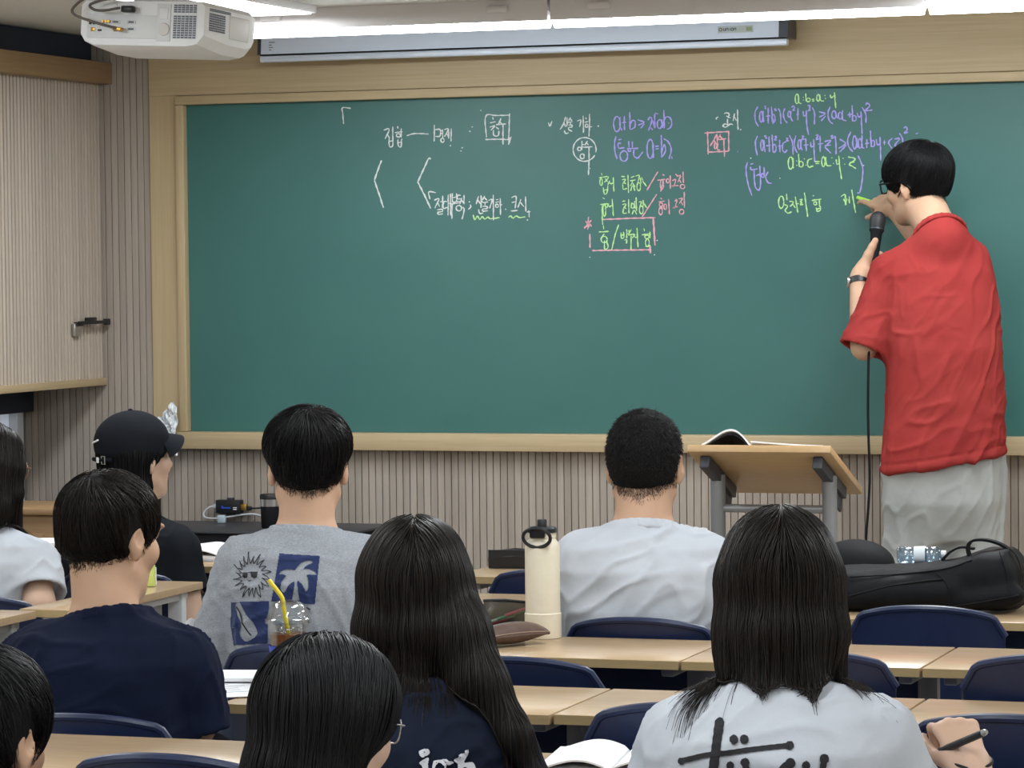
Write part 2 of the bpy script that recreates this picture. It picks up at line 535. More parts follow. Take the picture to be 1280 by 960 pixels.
tag(b.build('wall_front', [M['slat_front'], M['groove']], smooth=False), kind='structure')
# plain left wall, recessed behind the hanging slatted cabinet
b = MB(); b.box((XL - .05, cy0, 1.2), (.1, L + .2, 2.4)); struct('wall_left', b, M['plain_wall'])
# oak header and upright round the board, dark navy band above the cabinet
b = MB(); b.box(((-4.885 + XR) / 2, YB + .012, (2.183 + CEIL) / 2), (XR + 4.885, .055, CEIL - 2.183), bev=.002)
struct('trim_1', b, M['panel_wood'])
b = MB(); b.box(((-4.885 - 4.783) / 2, YB + .012, (.951 + 2.183) / 2), (4.885 - 4.783 - .001, .055, 2.183 - .951), bev=.002)
struct('trim_2', b, M['panel_wood_v'])

# window on the left wall under the cabinet, with its dark blind half down
wz0, wz1 = .50, .90
b = MB()
for zz in (wz0, wz1 + .3): b.box((XL + .02, 9.6, zz), (.06, 1.6, .05), bev=.004)
for yy in (8.8, 10.4): b.box((XL + .02, yy, (wz0 + wz1 + .3) / 2), (.06, .05, wz1 + .3 - wz0), bev=.004)
win = struct('window_1', b, M['pale_metal'])
b = MB(); b.box((XL + .012, 9.6, .85), (.008, 1.55, .66)); pane = b.build('pane', mat('frosted_pane', (.62, .66, .72), .25, emit=(.75, .85, 1), estr=.22), win)

# hanging slatted cabinet on the left wall
CX = -5.078; cz0, cz1 = 1.175, 2.262
cab = empty('wall_cabinet', (CX, 9.0, cz0), label='slatted wooden cabinet hanging high on the wall beside the chalkboard', cat='cabinet')
def lo_(o, root):      # parts are built in world space: give them the inverse of their root
    o.parent = root; o.matrix_parent_inverse = root.matrix_basis.inverted() if False else Matrix.Translation(-Vector(root.location)); return o
y0c, y1c = 5.2, YB - .008
b = MB(); b.mi = 1; b.box(((CX + XL) / 2 - .008, (y0c + y1c) / 2, (cz0 + cz1) / 2), (CX - XL - .016, y1c - y0c, cz1 - cz0)); b.mi = 0
slats(b, y0c, y1c, cz0 + .022, 2.232, lambda u, d, z: (CX - d, u, z), .0088)
lo_(b.build('slatted_front', [M['slat_left'], M['groove']], smooth=False), cab)
b = MB(); b.box(((CX + XL) / 2 + .008, (y0c + y1c) / 2, cz0 + .010), (CX - XL + .012, y1c - y0c, .026), bev=.002); lo_(b.build('bottom_ledge', M['ledge_wood']), cab)
b = MB(); b.box(((CX + XL) / 2 + .02, (y0c + y1c) / 2 - .0, 2.268), (CX - XL + .06, y1c - y0c, .074), bev=.002); lo_(b.build('top_fascia', M['fascia_wood']), cab)
b = MB(); b.box(((CX + XL) / 2 - .02, (y0c + y1c) / 2, (2.306 + CEIL) / 2), (CX - XL - .02, y1c - y0c, CEIL - 2.306 - .004)); lo_(b.build('navy_infill', M['navy_wall']), cab)
hp = on_x(93, 408, CX)
b = MB(); b.box((hp[0] + .008, hp[1], hp[2] - .012), (.014, .05, .045), bev=.003); lk_ = lo_(b.build('latch_plate', M['steel']), cab)
b = MB(); b.box((hp[0] + .028, hp[1] + .09, hp[2] + .012), (.012, .22, .012), bev=.002)
b.box((hp[0] + .028, hp[1] + .20, hp[2] + .012), (.016, .03, .022), bev=.003)
b.box((hp[0] + .024, hp[1] + .08, hp[2] + .022), (.016, .07, .016), bev=.003)
b.box((hp[0] + .014, hp[1] + .005, hp[2] + .008), (.034, .014, .014), bev=.003)
lever = lo_(b.build('latch_lever', M['black']), cab)
# navy blind box beneath the cabinet
b = MB(); b.box((-5.372, 9.75, 1.095), (.05, 1.50, .075), bev=.004); bl = b.build('blind_cassette', M['navy_wall'])
tag(bl, 'dark navy blind cassette under the slatted wall cabinet', 'window blind')
bl.location = (0, 0, .02)

# ------------------------------------------------------------------ chalkboard
BX0, BX1, BZ0, BZ1 = -4.747, -1.05, 1.01, 2.150
board = empty('chalkboard', ((BX0 + BX1) / 2, YB, BZ0), label='long green chalkboard in a pale oak frame, covered in chalk notes', cat='chalkboard')
b = MB(); b.box(((BX0 + BX1) / 2, YB + .006, (BZ0 + BZ1) / 2), (BX1 - BX0, .012, BZ1 - BZ0)); lo_(b.build('writing_surface', M['board']), board)
FD = .052
b = MB(); b.box(((BX0 + BX1) / 2, YB - .006, BZ1 + .0155), (BX1 - BX0 + .064, FD, .031), bev=.003); lo_(b.build('frame_rail', M['panel_wood'], ), board)
b = MB(); b.box(((BX0 + BX1) / 2, YB - .012, BZ0 - .030), (BX1 - BX0 + .07, FD + .03, .059), bev=.003); lo_(b.build('frame_rail', M['panel_wood']), board)
for xx in (BX0 - .0165, BX1 + .0165):
    b = MB(); b.box((xx, YB - .006, (BZ0 + BZ1) / 2), (.032, FD, BZ1 - BZ0 - .001), bev=.003); lo_(b.build('frame_stile', M['panel_wood_v']), board)
b = MB(); b.box(((BX1 + .034 + XR) / 2, YB + .012, 1.567), (XR - BX1 - .036, .055, 1.229), bev=.002)
struct('trim_3', b, M['panel_wood_v'])

# ------------------------------------------------------------------ ceiling lamps
LY = 9.7
for i, (x0, x1) in enumerate([(-4.222, -3.142), (-3.132, -1.966), (-1.956, -.79)]):
    lab = ['white linear LED lamp right of the hanging projector',
           'white linear LED lamp above the middle of the chalkboard',
           'white linear LED lamp above the teacher'][i]
    t = empty('linear_lamp', ((x0 + x1) / 2, LY, CEIL), label=lab, cat='lamp', group='linear lamps over the chalkboard')
    b = MB()
    b.prism([(-.035, CEIL - .0005), (.035, CEIL - .0005), (.035, 2.333), (-.035, 2.333)], x0, x1, lambda x, y, z: (z, LY + x, y))
    lo_(b.build('housing', M['lamp_body'], smooth=False), t)
    b = MB()
    q = [(.030 * math.cos(a), 2.333 + .022 * math.sin(a)) for a in [math.pi + math.pi * k / 12 for k in range(13)]]
    b.prism(q, x0 + .006, x1 - .006, lambda x, y, z: (z, LY + x, y)); lo_(b.build('tube_diffuser', M['led']), t)
    for xx in (x0 + .16, x1 - .16):
        b = MB(); b.box((xx, LY - .04, 2.372), (.07, .02, .022), bev=.006); lo_(b.build('clip', M['lamp_body']), t)
for i, (px_, py_, sx, sy) in enumerate(PANELS):
    t = empty('ceiling_panel_lamp', (px_, py_, CEIL))
    where = {0: 'bright flat LED ceiling panel just above the projector', 1: 'bright flat LED ceiling panel in front of the teacher, cut by the top edge'}.get(i, 'flat LED ceiling panel over the student desks')
    tag(t, where, 'lamp', 'flat LED ceiling panels')
    b = MB(); b.box((px_, py_, CEIL - .012), (sx, sy, .024), bev=.003); lo_(b.build('frame', M['lamp_body']), t)
    b = MB(); b.box((px_, py_, CEIL - .0255), (sx - .03, sy - .03, .004)); lo_(b.build('diffuser', M['led_panel'], smooth=False), t)
    a_ = area('panel_light', (px_, py_, CEIL - .035), (sx, sy), PANEL_POWER); lo_(a_, t)

# ------------------------------------------------------------------ screen case on the header
s0, s1 = on_y(330, 76, 10.42), on_y(990, 54, 10.42)
sx0, sx1 = s0[0], s1[0]; sz = (s0[2] + s1[2]) / 2 - .004
t = empty('projection_screen', ((sx0 + sx1) / 2, 10.42, sz), label='long white rolled-up projection screen in a tube case above the chalkboard', cat='projection screen')
prof = [(-.055, .02), (-.05, .075), (-.03, .105), (0, .112), (.055, .112), (.055, .02)]
b = MB(); b.prism(prof, sx0 + .012, sx1 - .03, lambda x, y, z: (z, 10.42 + x, sz + y)); lo_(b.build('tube_case', M['screen_case'], angle=50), t)
b = MB(); b.box(((sx0 + sx1) / 2, 10.385, sz + .006), (sx1 - sx0 - .01, .03, .022), bev=.004); lo_(b.build('bottom_bar', M['screen_case']), t)
b = MB(); b.box(((sx0 + sx1) / 2, 10.378, sz + .0195), (sx1 - sx0 - .02, .03, .004)); lo_(b.build('slot', M['black_matte']), t)
prof2 = [(x * 1.08, y) for x, y in prof]
for xa, xb, mm in ((sx0, sx0 + .012, 'dark_metal'), (sx1 - .03, sx1, 'dark_metal')):
    b = MB(); b.prism([(x * 1.06, y * 1.02) for x, y in prof], xa, xb, lambda x, y, z: (z, 10.42 + x, sz + y)); lo_(b.build('end_cap', M[mm], smooth=False), t)
b = MB(); b.tube([(sx1 + .004, 10.40, sz + .10), (sx1 + .018, 10.40, sz + .118), (sx1 + .03, 10.40, sz + .10), (sx1 + .018, 10.40, sz + .085), (sx1 + .004, 10.40, sz + .10)], .005, 8); lo_(b.build('hook', M['pale_metal']), t)

# maker's sticker and small print on the case
def on_case(px, py): return on_y(px, py, 10.3625)
a0, a1 = on_case(897, 33), on_case(941, 40)
b = MB(); b.box(((a0[0] + a1[0]) / 2, 10.3645, (a0[2] + a1[2]) / 2), (abs(a1[0] - a0[0]), .0016, abs(a0[2] - a1[2])))
stk = lo_(b.build('sticker', mat('silver_sticker', (.50, .55, .55), .5), smooth=False), t)
b = MB(); w_ = abs(a1[0] - a0[0]); cx_ = (a0[0] + a1[0]) / 2; cz_ = (a0[2] + a1[2]) / 2
b.box((cx_ + w_ * .39, 10.3632, cz_), (w_ * .16, .001, .013)); lo2 = b.build('green_patch', mat('green_patch', (.28, .36, .20), .6), stk, smooth=False)
b = MB()
def seg(x0, z0, x1, z1, r=.0011):
    b.tube([(cx_ + x0, 10.3632, cz_ + z0), (cx_ + x1, 10.3632, cz_ + z1)], r, 6)
x = -w_ * .42
b.tube([(cx_ + x + .005 * math.cos(q), 10.3632, cz_ + .005 * math.sin(q)) for q in np.linspace(0, 6.28, 15)[:-1]], .0012, 6, closed=True)
x += .010
for ch in 'union':
    if ch == 'u': seg(x, .004, x, -.003); seg(x, -.003, x + .006, -.004); seg(x + .006, .004, x + .006, -.004)
    if ch == 'n': seg(x, .004, x, -.004); seg(x, .003, x + .006, .004); seg(x + .006, .004, x + .006, -.004)
    if ch == 'i': seg(x + .003, .003, x + .003, -.004); seg(x + .003, .006, x + .003, .0066)
    if ch == 'o': seg(x, .004, x + .006, .004); seg(x + .006, .004, x + .006, -.004); seg(x + .006, -.004, x, -.004); seg(x, -.004, x, .004)
    x += .0095 if ch != 'i' else .007
b.build('sticker_lettering', mat('sticker_ink', (.05, .07, .07), .6), stk)
b = MB()
for py_, w2 in ((53, .022), (56.5, .010), (59.5, .014), (62.5, .009)):
    q = on_case(336, py_); b.box((q[0] + w2 / 2, 10.3640, q[2]), (w2, .001, .0035))
b.build('small_print', mat('grey_print_case', (.30, .32, .36), .6), t, smooth=False)
for o_ in (lo2,): pass
for nm in ('green_patch', 'sticker_lettering'):
    for o_ in [q for q in bpy.data.objects if q.name.split('.')[0] == nm]: o_.matrix_parent_inverse = Matrix.Identity(4)
for o_ in [q for q in bpy.data.objects if q.name.split('.')[0] == 'small_print']: lo_(o_, t)
# ------------------------------------------------------------------ desks
DZ = .73; DT = .020
def desk(x0, x1, y0, y1, label, group, name='student_desk', panel=True, legs='grey_metal', metal=None):
    cx, cy = (x0 + x1) / 2, (y0 + y1) / 2
    t = empty(name, (cx, cy, 0), label=label, cat='desk', group=group)
    w_, d_ = x1 - x0 - .003, y1 - y0
    b = MB(); b.box((0, 0, DZ - DT / 2), (w_, d_, DT), bev=.0025); b.build('desktop', M['table'], t)
    b = MB(); b.box((0, -d_ / 2 - .0008, DZ - DT / 2), (w_ - .002, .0026, DT - .002))
    b.build('edge_band', M['table_edge'], t, smooth=False)
    b = MB(); b.box((0, d_ / 2 + .0008, DZ - DT / 2), (w_ - .002, .0026, DT - .002)); b.build('edge_band', M['table_edge'], t, smooth=False)
    if panel:
        b = MB(); b.box((0, d_ / 2 - .07, DZ - DT - .065), (w_ - .06, .016, .11), bev=.003); b.build('modesty_panel', M['navy_panel'], t)
    b = MB(); b.box((0, d_ / 2 - .07, DZ - DT - .135), (w_ - .06, .03, .028), bev=.004); b.build('rail', M[metal or legs], t)
    for s in (-1, 1):
        b = MB(); xx = s * (w_ / 2 - .045)
        b.box((xx, .02, DZ - DT - .012), (.03, d_ - .10, .024), bev=.004)
        b.box((xx, d_ / 2 - .07, (DZ - DT) / 2), (.045, .03, DZ - DT - .002), bev=.006)
        b.box((xx, d_ * .26, .018), (.04, d_ * .44, .032), bev=.008)
        b.build('leg', M[legs], t)
    return t
RA, RB, RC, RD, RE = 4.99, 5.845, 6.70, 7.60, 8.42
DD = .385
G = 'beech-topped student desks'
desk(-2.798, -2.10, RA, RA + DD, 'student desk at the bottom left, left of the dark bob-haired person', G)
desk(-2.098, -.96, RA, RA + DD, 'student desk under the white open booklet and in front of the white lettered shirt', G)
desk(-.958, -.45, RA, RA + DD, 'student desk beyond the pen, cut by the lower right corner of the photo', G)
desk(-2.583, -1.905, RB - .01, RB + DD, 'student desk with loose white papers and the iced coffee cup on it', G)
desk(-1.903, -1.27, RB, RB + DD, 'empty student desk between the two long-haired people at the bottom', G)
desk(-1.268, -.62, RB, RB + DD, 'empty student desk just beyond the white lettered shirt, at its right', G)
desk(-3.10, -2.53, RC, RC + DD, 'student desk in front of the person in the grey printed shirt', G)
desk(-2.528, -1.897, RC, RC + DD, 'student desk carrying the cream tumbler and the brown pouch', G)
desk(-1.895, -1.377, RC, RC + DD, 'student desk behind the crop-haired person in white, right of the cream tumbler desk', G)
desk(-1.375, -.70, RC, RC + DD, 'student desk behind the black backpack, at the right edge of the photo', G)
desk(-3.10, -2.52, RD, RD + DD, 'student desk seen left of the cream tumbler, one row beyond it', G)
desk(-2.518, -1.792, RD, RD + DD, 'student desk in front of the crop-haired person in white', G)
desk(-1.79, -1.05, RD, RD + DD, 'student desk on which the black backpack lies', G)
desk(-3.03, -2.40, RE, RE + .36, 'farthest student desk with a black pouch on it, near the slatted wall', G)
desk(-2.398, -1.85, RE, RE + .36, 'farthest-row student desk just in front of the lectern', G)
desk(-1.848, -1.02, RE, RE + .36, 'farthest-row student desk behind the backpack, at the feet of the teacher', G)
# left block
desk(-3.80, -3.635, 7.36, 8.12, 'pale-legged desk end behind the person in the black cap, with a yellow-green note pad', G, panel=False, legs='pale_metal')
desk(-4.45, -3.735, 6.98, 7.33, 'desk corner at the left edge of the photo, behind the long-haired person in white', G, panel=False)
desk(-4.60, -3.715, 8.55, 8.98, 'desk in front of the person in the black cap, with an open white book', G)
desk(-5.30, -4.602, 8.55, 8.98, 'desk in front of the long-haired person in white at the left edge, with papers', G)

# ------------------------------------------------------------------ chairs
def shell_mesh(mb, fn, nu, nv, th):
    """two-sided curved panel from fn(u, v) with thickness th along its normal"""
    P = np.array([[fn(i / nu, j / nv) for j in range(nv + 1)] for i in range(nu + 1)])
    du = np.gradient(P, axis=0); dv = np.gradient(P, axis=1)
    n = np.cross(du, dv); n /= np.linalg.norm(n, axis=-1, keepdims=True)
    A = [[mb.bm.verts.new(P[i, j] + n[i, j] * th / 2) for j in range(nv + 1)] for i in range(nu + 1)]
    B = [[mb.bm.verts.new(P[i, j] - n[i, j] * th / 2) for j in range(nv + 1)] for i in range(nu + 1)]
    f = mb.bm.faces.new
    for i in range(nu):
        for j in range(nv):
            f((A[i][j], A[i + 1][j], A[i + 1][j + 1], A[i][j + 1])); f((B[i][j], B[i][j + 1], B[i + 1][j + 1], B[i + 1][j]))
    for i in range(nu):
        f((A[i][0], B[i][0], B[i + 1][0], A[i + 1][0])); f((A[i][nv], A[i + 1][nv], B[i + 1][nv], B[i][nv]))
    for j in range(nv):
        f((A[0][j], A[0][j + 1], B[0][j + 1], B[0][j])); f((A[nu][j], B[nu][j], B[nu][j + 1], A[nu][j + 1]))
def chair_proto():
    t = empty('student_chair')
    HW = .182
    def back(u, v):
        s = 2 * u - 1                              # across
        top = .795 - .030 * abs(s) ** 2.2 - .035 * max(0, abs(s) - .86) / .14
        z = .43 + (top - .43) * v
        x = s * (HW - .016 * (1 - v) ** 1.0)
        y = -.175 - .06 * v + .042 * s * s
        return (x, y, z)
    b = MB(); shell_mesh(b, back, 28, 14, .011); bk = b.build('backrest', M['navy_plastic'], t, angle=60)
    b = MB(); b.tube([np.array(back(u, 1.)) + np.array((0, -.001, -.002)) for u in np.linspace(.0, 1., 33)], .0085, 8); b.build('rim', M['navy_plastic'], bk)
    def seat(u, v):
        s = 2 * u - 1
        y = -.19 + .40 * v
        x = s * (.195 - .02 * (1 - v)) * (1 - .06 * max(0, v - .8) / .2)
        z = .445 + .012 * s * s - .035 * max(0, v - .75) ** 1.5 * 4 + .05 * max(0, .18 - v) / .18 * .4
        return (x, y, z)
    b = MB(); shell_mesh(b, seat, 22, 18, .012); b.build('seat', M['navy_plastic'], t, angle=60)
    for sx in (-1, 1):
        b = MB(); b.tube(bez([(sx * .15, -.12, .432), (sx * .165, -.17, .40), (sx * .175, -.20, .2), (sx * .185, -.23, .006)], 24), .011, 10); b.build('leg', M['grey_metal'], t)
        b = MB(); b.tube(bez([(sx * .165, -.12, .432), (sx * .165, .10, .43), (sx * .168, .16, .40), (sx * .178, .19, .2), (sx * .183, .205, .006)], 24), .011, 10); b.build('leg', M['grey_metal'], t)
    b = MB(); b.tube([(-.165, .05, .428), (.165, .05, .428)], .009, 8); b.tube([(-.163, -.13, .428), (.163, -.13, .428)], .009, 8); b.build('seat_frame', M['grey_metal'], t)
    return t
_chair = chair_proto(); _used = [False]
def chair(px, py, y, rz, label, zs=1.0):
    """px, py: where the top of the backrest sits in the photograph, y: depth of the backrest"""
    p = on_y(px, py, y)
    o = _chair if not _used[0] else copy_tree(_chair)
    _used[0] = True
    s = p[2] / .80
    o.scale = (zs, 1, s); o.rotation_euler = (0, 0, R_(rz))
    d = RZ(R_(rz)) @ Vector((0, -.235, 0))
    o.location = (p[0] - d.x, p[1] - d.y, 0)
    return tag(o, label, 'chair', 'navy plastic student chairs')
chair(795, 772, 7.10, -2, 'navy plastic chair holding the crop-haired person in white')
chair(1155, 757, 7.36, 0, 'navy plastic chair standing directly before the black backpack', .98)
chair(545, 757, 7.2, 4, 'navy plastic chair right behind the clear pencil case, left of the cream tumbler')
chair(640, 821, 6.33, -2, 'empty navy plastic chair tucked at the cream tumbler desk')
chair(1000, 812, 6.25, 0, 'navy plastic chair mostly hidden behind the white-lettered shirt and its long hair')
chair(1320, 818, 6.25, 4, 'navy plastic chair cut by the right edge, two rows ahead of the pen-holding hand')
chair(372, 805, 6.26, 0, 'navy plastic chair of the person in the grey printed shirt, behind the iced coffee')
chair(92, 892, 5.42, 4, 'navy plastic chair of the person in the navy T-shirt')
chair(438, 893, 5.40, 0, 'navy plastic chair almost hidden between the two dark heads at bottom centre')
chair(858, 878, 5.42, 6, 'empty navy plastic chair directly left of the white lettered shirt, beyond the white booklet')
chair(1262, 893, 5.45, 0, 'empty navy plastic chair behind the hand holding the pen')
chair(198, 942, 4.66, 0, 'empty navy plastic chair at the very bottom, left of the dark bob-haired person', .94)
chair(690, 711, 8.05, 0, 'farthest navy plastic chair, seen left of the cream tumbler below the black pouch')
chair(-42, 744, 7.45, 4, 'navy plastic chair of the long-haired person in white at the left edge')
chair(140, 712, 8.14, -4, 'navy plastic chair of the person in the black cap')
chair(590, 985, 4.55, 0, 'navy plastic chair under the person with very long hair in the navy lettered shirt')
chair(975, 998, 4.54, 0, 'navy plastic chair under the person in the white lettered shirt')
# ------------------------------------------------------------------ lectern
t = empty('lectern', (-2.39, 9.5, 0), label='wooden tilted-top lectern on grey tube legs, before the teacher', cat='lectern')
lx0, lx1 = -2.603, -2.172; ya, za = 9.30, 1.046; yb2, zb = 9.72, .896      # high edge towards the students, low edge towards the board
b = MB()
sl = math.atan2(zb - za, yb2 - ya); ln = math.hypot(zb - za, yb2 - ya)
ctr = Vector(((lx0 + lx1) / 2, (ya + yb2) / 2, (za + zb) / 2 - .012))
b.box(ctr, (lx1 - lx0, ln, .022), rot=RX(sl), bev=.002); lo_(b.build('sloped_top', M['lectern_wood']), t)
n_ = RX(sl) @ Vector((0, 0, 1)); d_ = RX(sl) @ Vector((0, 1, 0))
for s, xx in ((-1, lx0 + .045), (1, lx1 - .045)):
    b = MB(); c_ = Vector((xx, ctr.y, ctr.z)) - n_ * .030 - d_ * .02
    b.box(c_, (.03, ln * .74, .036), rot=RX(sl), bev=.003)
    b.box(c_ - n_ * .03 + d_ * .11, (.008, .10, .06), rot=RX(sl), bev=.002); br = lo_(b.build('bracket', M['dark_metal']), t)
    b = MB()
    for q in (-.12, 0.0): b.lathe([(.001, -.006), (.005, -.006), (.006, 0), (.004, .003), (.001, .003)], c_ + d_ * q + Vector((s * .0, -.016, 0)), 10, rot=RX(sl + math.pi / 2).to_3x3())
    bb = b.build('bolt', M['steel']); bb.parent = br
    bb.matrix_parent_inverse = Matrix.Identity(4)
    b = MB(); lyc = ctr.y - .035
    b.tube([(xx, lyc, .03), (xx, lyc, za - .10)], .0225, 16); lo_(b.build('leg', M['grey_metal']), t)
    b = MB(); b.box((xx, lyc, .018), (.05, .42, .036), bev=.01); lo_(b.build('foot', M['grey_metal']), t)
b = MB(); b.tube([(lx0 + .045, lyc, .845), (lx1 - .045, lyc, .845)], .0125, 12); lo_(b.build('crossbar', M['grey_metal']), t)
b = MB(); b.tube([(lx0 + .045, lyc, .30), (lx1 - .045, lyc, .30)], .0125, 12); lo_(b.build('crossbar', M['grey_metal']), t)
# open book on the lectern, its left half arching up
t = empty('open_book', (-2.42, 9.42, 1.0), label='open white book lying on top of the sloped lectern', cat='book')
def bookpage(x0, x1, hfun, th, name, m, y0=.02, y1=.30):
    b = MB(); N = 22; rings = []
    for i in range(N + 1):
        x = x0 + (x1 - x0) * i / N; h = hfun(i / N)
        up = [Vector((x, 0, 0)) + Vector((0, ya, za)) + d_ * y + n_ * (h + q) for y, q in ((y0, 0), (y1, 0), (y1, th), (y0, th))]
        rings.append(up)
    b.rings(rings); return lo_(b.build(name, m, angle=40), t)
sp_x = -2.405
bookpage(-2.565, sp_x - .012, lambda u: .001 + .046 * math.sin(math.pi * min(1, u * 1.02) ** 1.3) ** 1.0 * (1 if u < .97 else .9), .006, 'left_pages', M['paper'])
bookpage(-2.56, sp_x - .02, lambda u: .0006 + .036 * math.sin(math.pi * u ** 1.3), .003, 'left_cover', M['black'], .026, .29)
bookpage(sp_x - .012, -2.20, lambda u: .001 + .012 * (1 - u) ** 1.5, .004, 'right_pages', M['paper'])
# ------------------------------------------------------------------ hanging projector
PW, PD, PH = .365, .30, .118
pc = on_y(176, 30, 7.75)
proj = empty('projector', (0, 0, 0), label='white video projector hanging from the ceiling at the upper left', cat='projector')
proj.location = (pc[0], 7.75, pc[2] - .058); proj.rotation_euler = (R_(-2), R_(3.0), R_(-3.5))
def pshape(inset=0):
    hw = PW / 2 - inset
    return [(-hw, 0.030), (-hw + .012, .012), (-hw + .04, 0), (hw - .05, 0), (hw - .02, .006), (hw, .03), (hw, PH - .012), (hw - .012, PH), (-hw + .012, PH), (-hw, PH - .012)]
b = MB(); rings = []
for y, s, dz_ in ((0, .985, .002), (.006, 1, 0), (PD * .45, 1, -.012), (PD * .8, 1, -.012), (PD - .03, .99, -.004), (PD, .94, .012)):
    rings.append([Vector((x * s, y, dz_ * (1 if z < .05 else 0) + PH / 2 + (z - PH / 2) * s)) for x, z in pshape()])
b.rings(rings); b.build('shell', M['white_plastic'], proj, angle=30)
M['socket_white'] = mottled('socket_plate', (.74, .77, .80), (.78, .80, .83), 30, .45)
def pbox(name, x, z, w_, h_, m, d=.006, parent=proj, y=-.001, bev=.001):
    b = MB(); b.box((x, y, z), (w_, d, h_), bev=bev); return b.build(name, m, parent)
plate = pbox('socket_plate', -.058, .050, .205, .060, M['socket_white'], .005)
pbox('power_inlet', .063, .062, .040, .096, M['socket_white'], .004)
pbox('power_cover', .064, .086, .024, .028, M['white_plastic'], .008)
b = MB(); b.lathe([(.001, 0), (.017, 0), (.015, .004), (.001, .004)], (.066, -.003, .045), 20, rot=RX(R_(90))); b.build('speaker_dot', M['lamp_body'], proj)
for i, (x, w_, h_, mm) in enumerate([(-.150, .007, .007, 'black'), (-.139, .007, .007, 'black'), (-.128, .007, .007, 'black')]):
    b = MB(); b.lathe([(.001, 0), (.0036, 0), (.0036, .003), (.001, .003)], (x, -.004, .058), 12, rot=RX(R_(90))); b.build('audio_jack', M['black'], plate)
for x in (-.112, -.103, -.095):
    b = MB(); b.lathe([(.001, 0), (.0042, 0), (.0036, .006), (.001, .006)], (x, -.0035, .063), 12, rot=RX(R_(90))); b.build('video_jack', M['gold'], plate)
for x, z in ((-.075, .062), (-.029, .062), (-.029, .044)):
    pbox('vga_socket', x, z, .024, .009, M['pale_metal'], .010, plate); pbox('vga_pins', x, z, .016, .004, M['dark_metal'], .0125, plate)
pbox('network_socket', -.142, .042, .012, .010, M['gold'], .009, plate)
pbox('usb_socket', -.122, .040, .011, .005, M['black'], .009, plate)
pbox('hdmi_socket', -.074, .041, .014, .006, M['black'], .009, plate)
pbox('badge_slot', -.05, .094, .005, .003, M['black'], .006, proj)
pbox('label_panel', -.115, .098, .08, .026, M['white_plastic'], .004, proj)
def grille(name, x0, x1, z0, z1, nx, nz, fn, parent=proj):
    b = MB()
    for i in range(nx):
        for j in range(nz):
            x = x0 + (x1 - x0) * (i + .5) / nx; z = z0 + (z1 - z0) * (j + .5) / nz
            hw, hh = (x1 - x0) / nx * .36, (z1 - z0) / nz * .33
            b.rings([[Vector(fn(x + a * hw, z + c * hh, d)) for a, c in ((-1, -1), (1, -1), (1, 1), (-1, 1))] for d in (0, -.0016)])
    b.build(name, M['dark_metal'], parent, smooth=False)
grille('vent_grille', .090, .158, .022, .082, 6, 10, lambda x, z, d: (x, -.0006 + d, z))
grille('vent_grille', .090, .158, .088, .110, 6, 4, lambda x, z, d: (x, -.0006 + d, z))
grille('side_vent', .02, .11, .045, .092, 9, 8, lambda x, z, d: (PW / 2 + .0006 - d, x, z))
grille('side_vent', .02, .14, .096, .104, 12, 2, lambda x, z, d: (PW / 2 + .0006 - d, x, z))
b = MB(); b.box((PW / 2, .19, .065), (.004, .11, .06), bev=.003); b.build('lamp_hatch', M['white_plastic'], proj)
b = MB(); b.box((.0, .15, PH + .008), (.16, .12, .014), bev=.004); b.tube([(0, .15, PH + .01), (0, .15, CEIL - pc[2] + .05)], .018, 16); b.build('ceiling_mount', M['white_plastic'], proj)
M['cable_brown'] = mat('grey_brown_cable', (.12, .105, .095), .5)
def cable(name, pts, r, m, parent=None, n=60):
    b = MB(); b.tube(bez(pts, n), r, 8); o = b.build(name, m, parent); return o
cable('cable', [(.02, .05, PH + .03), (-.06, -.03, PH + .02), (-.13, -.05, PH + .005), (-.175, -.05, .095), (-.170, -.055, .075), (-.12, -.05, .058), (-.07, -.035, .046), (-.055, -.02, .0425)], .0038, M['cable_brown'], proj)
b = MB(); b.box((-.058, -.022, .0425), (.026, .016, .011), rot=RY(R_(8)), bev=.003); b.build('gold_plug', M['gold'], proj)
cable('cable', [(.04, .05, PH + .03), (-.04, -.03, PH + .01), (-.125, -.045, .105), (-.12, -.045, .090), (-.09, -.04, .088), (-.05, -.03, .096)], .0036, M['cable_brown'], proj)
b = MB(); b.box((-.032, -.020, .094), (.034, .022, .017), bev=.004); b.build('power_plug', M['black'], proj)

# ------------------------------------------------------------------ things near the front wall
cz = .69
b = MB(); b.box((-4.62, 10.28, cz / 2), (1.25, .40, cz), bev=.004)
con = tag(b.build('equipment_console', M['black_matte']), 'low black equipment console against the slatted wall', 'console')
b = MB(); b.box((-4.62, 10.28, cz + .004), (1.27, .42, .008), bev=.002); o = b.build('worktop', M['dark_metal'], con)
ap = on_y(287, 633, 10.49)
t = empty('signal_extender', (ap[0], 10.49, ap[2]), label='small black signal box fixed on the slatted wall above the console', cat='signal box')
b = MB(); b.box((0, 0, 0), (.092, .036, .046), bev=.003); b.build('box', M['black'], t)
b = MB(); b.box((.006, -.004, .026), (.022, .02, .010), bev=.002); b.build('bracket', M['dark_metal'], t)
b = MB(); b.box((-.006, -.0184, -.004), (.034, .0012, .0045)); b.box((-.02, -.0184, .0), (.006, .0012, .006)); b.build('blue_lettering', mat('blue_print', (.03, .10, .6), .5), t)
b = MB()
for zz in (-.003, -.009): b.box((.028, -.0184, zz), (.014, .0012, .0028))
b.build('white_lettering', M['paper'], t)
b = MB(); b.box((.056, 0, -.002), (.022, .022, .022), bev=.003); b.build('gold_connector', M['gold'], t)
b = MB(); b.box((.074, 0, -.006), (.018, .016, .016), bev=.004); b.build('plug', M['black'], t)
cable('cable', [(.078, 0, -.006), (.10, 0, -.005), (.16, .0, -.003), (.25, .0, -.01)], .003, M['black'], t)
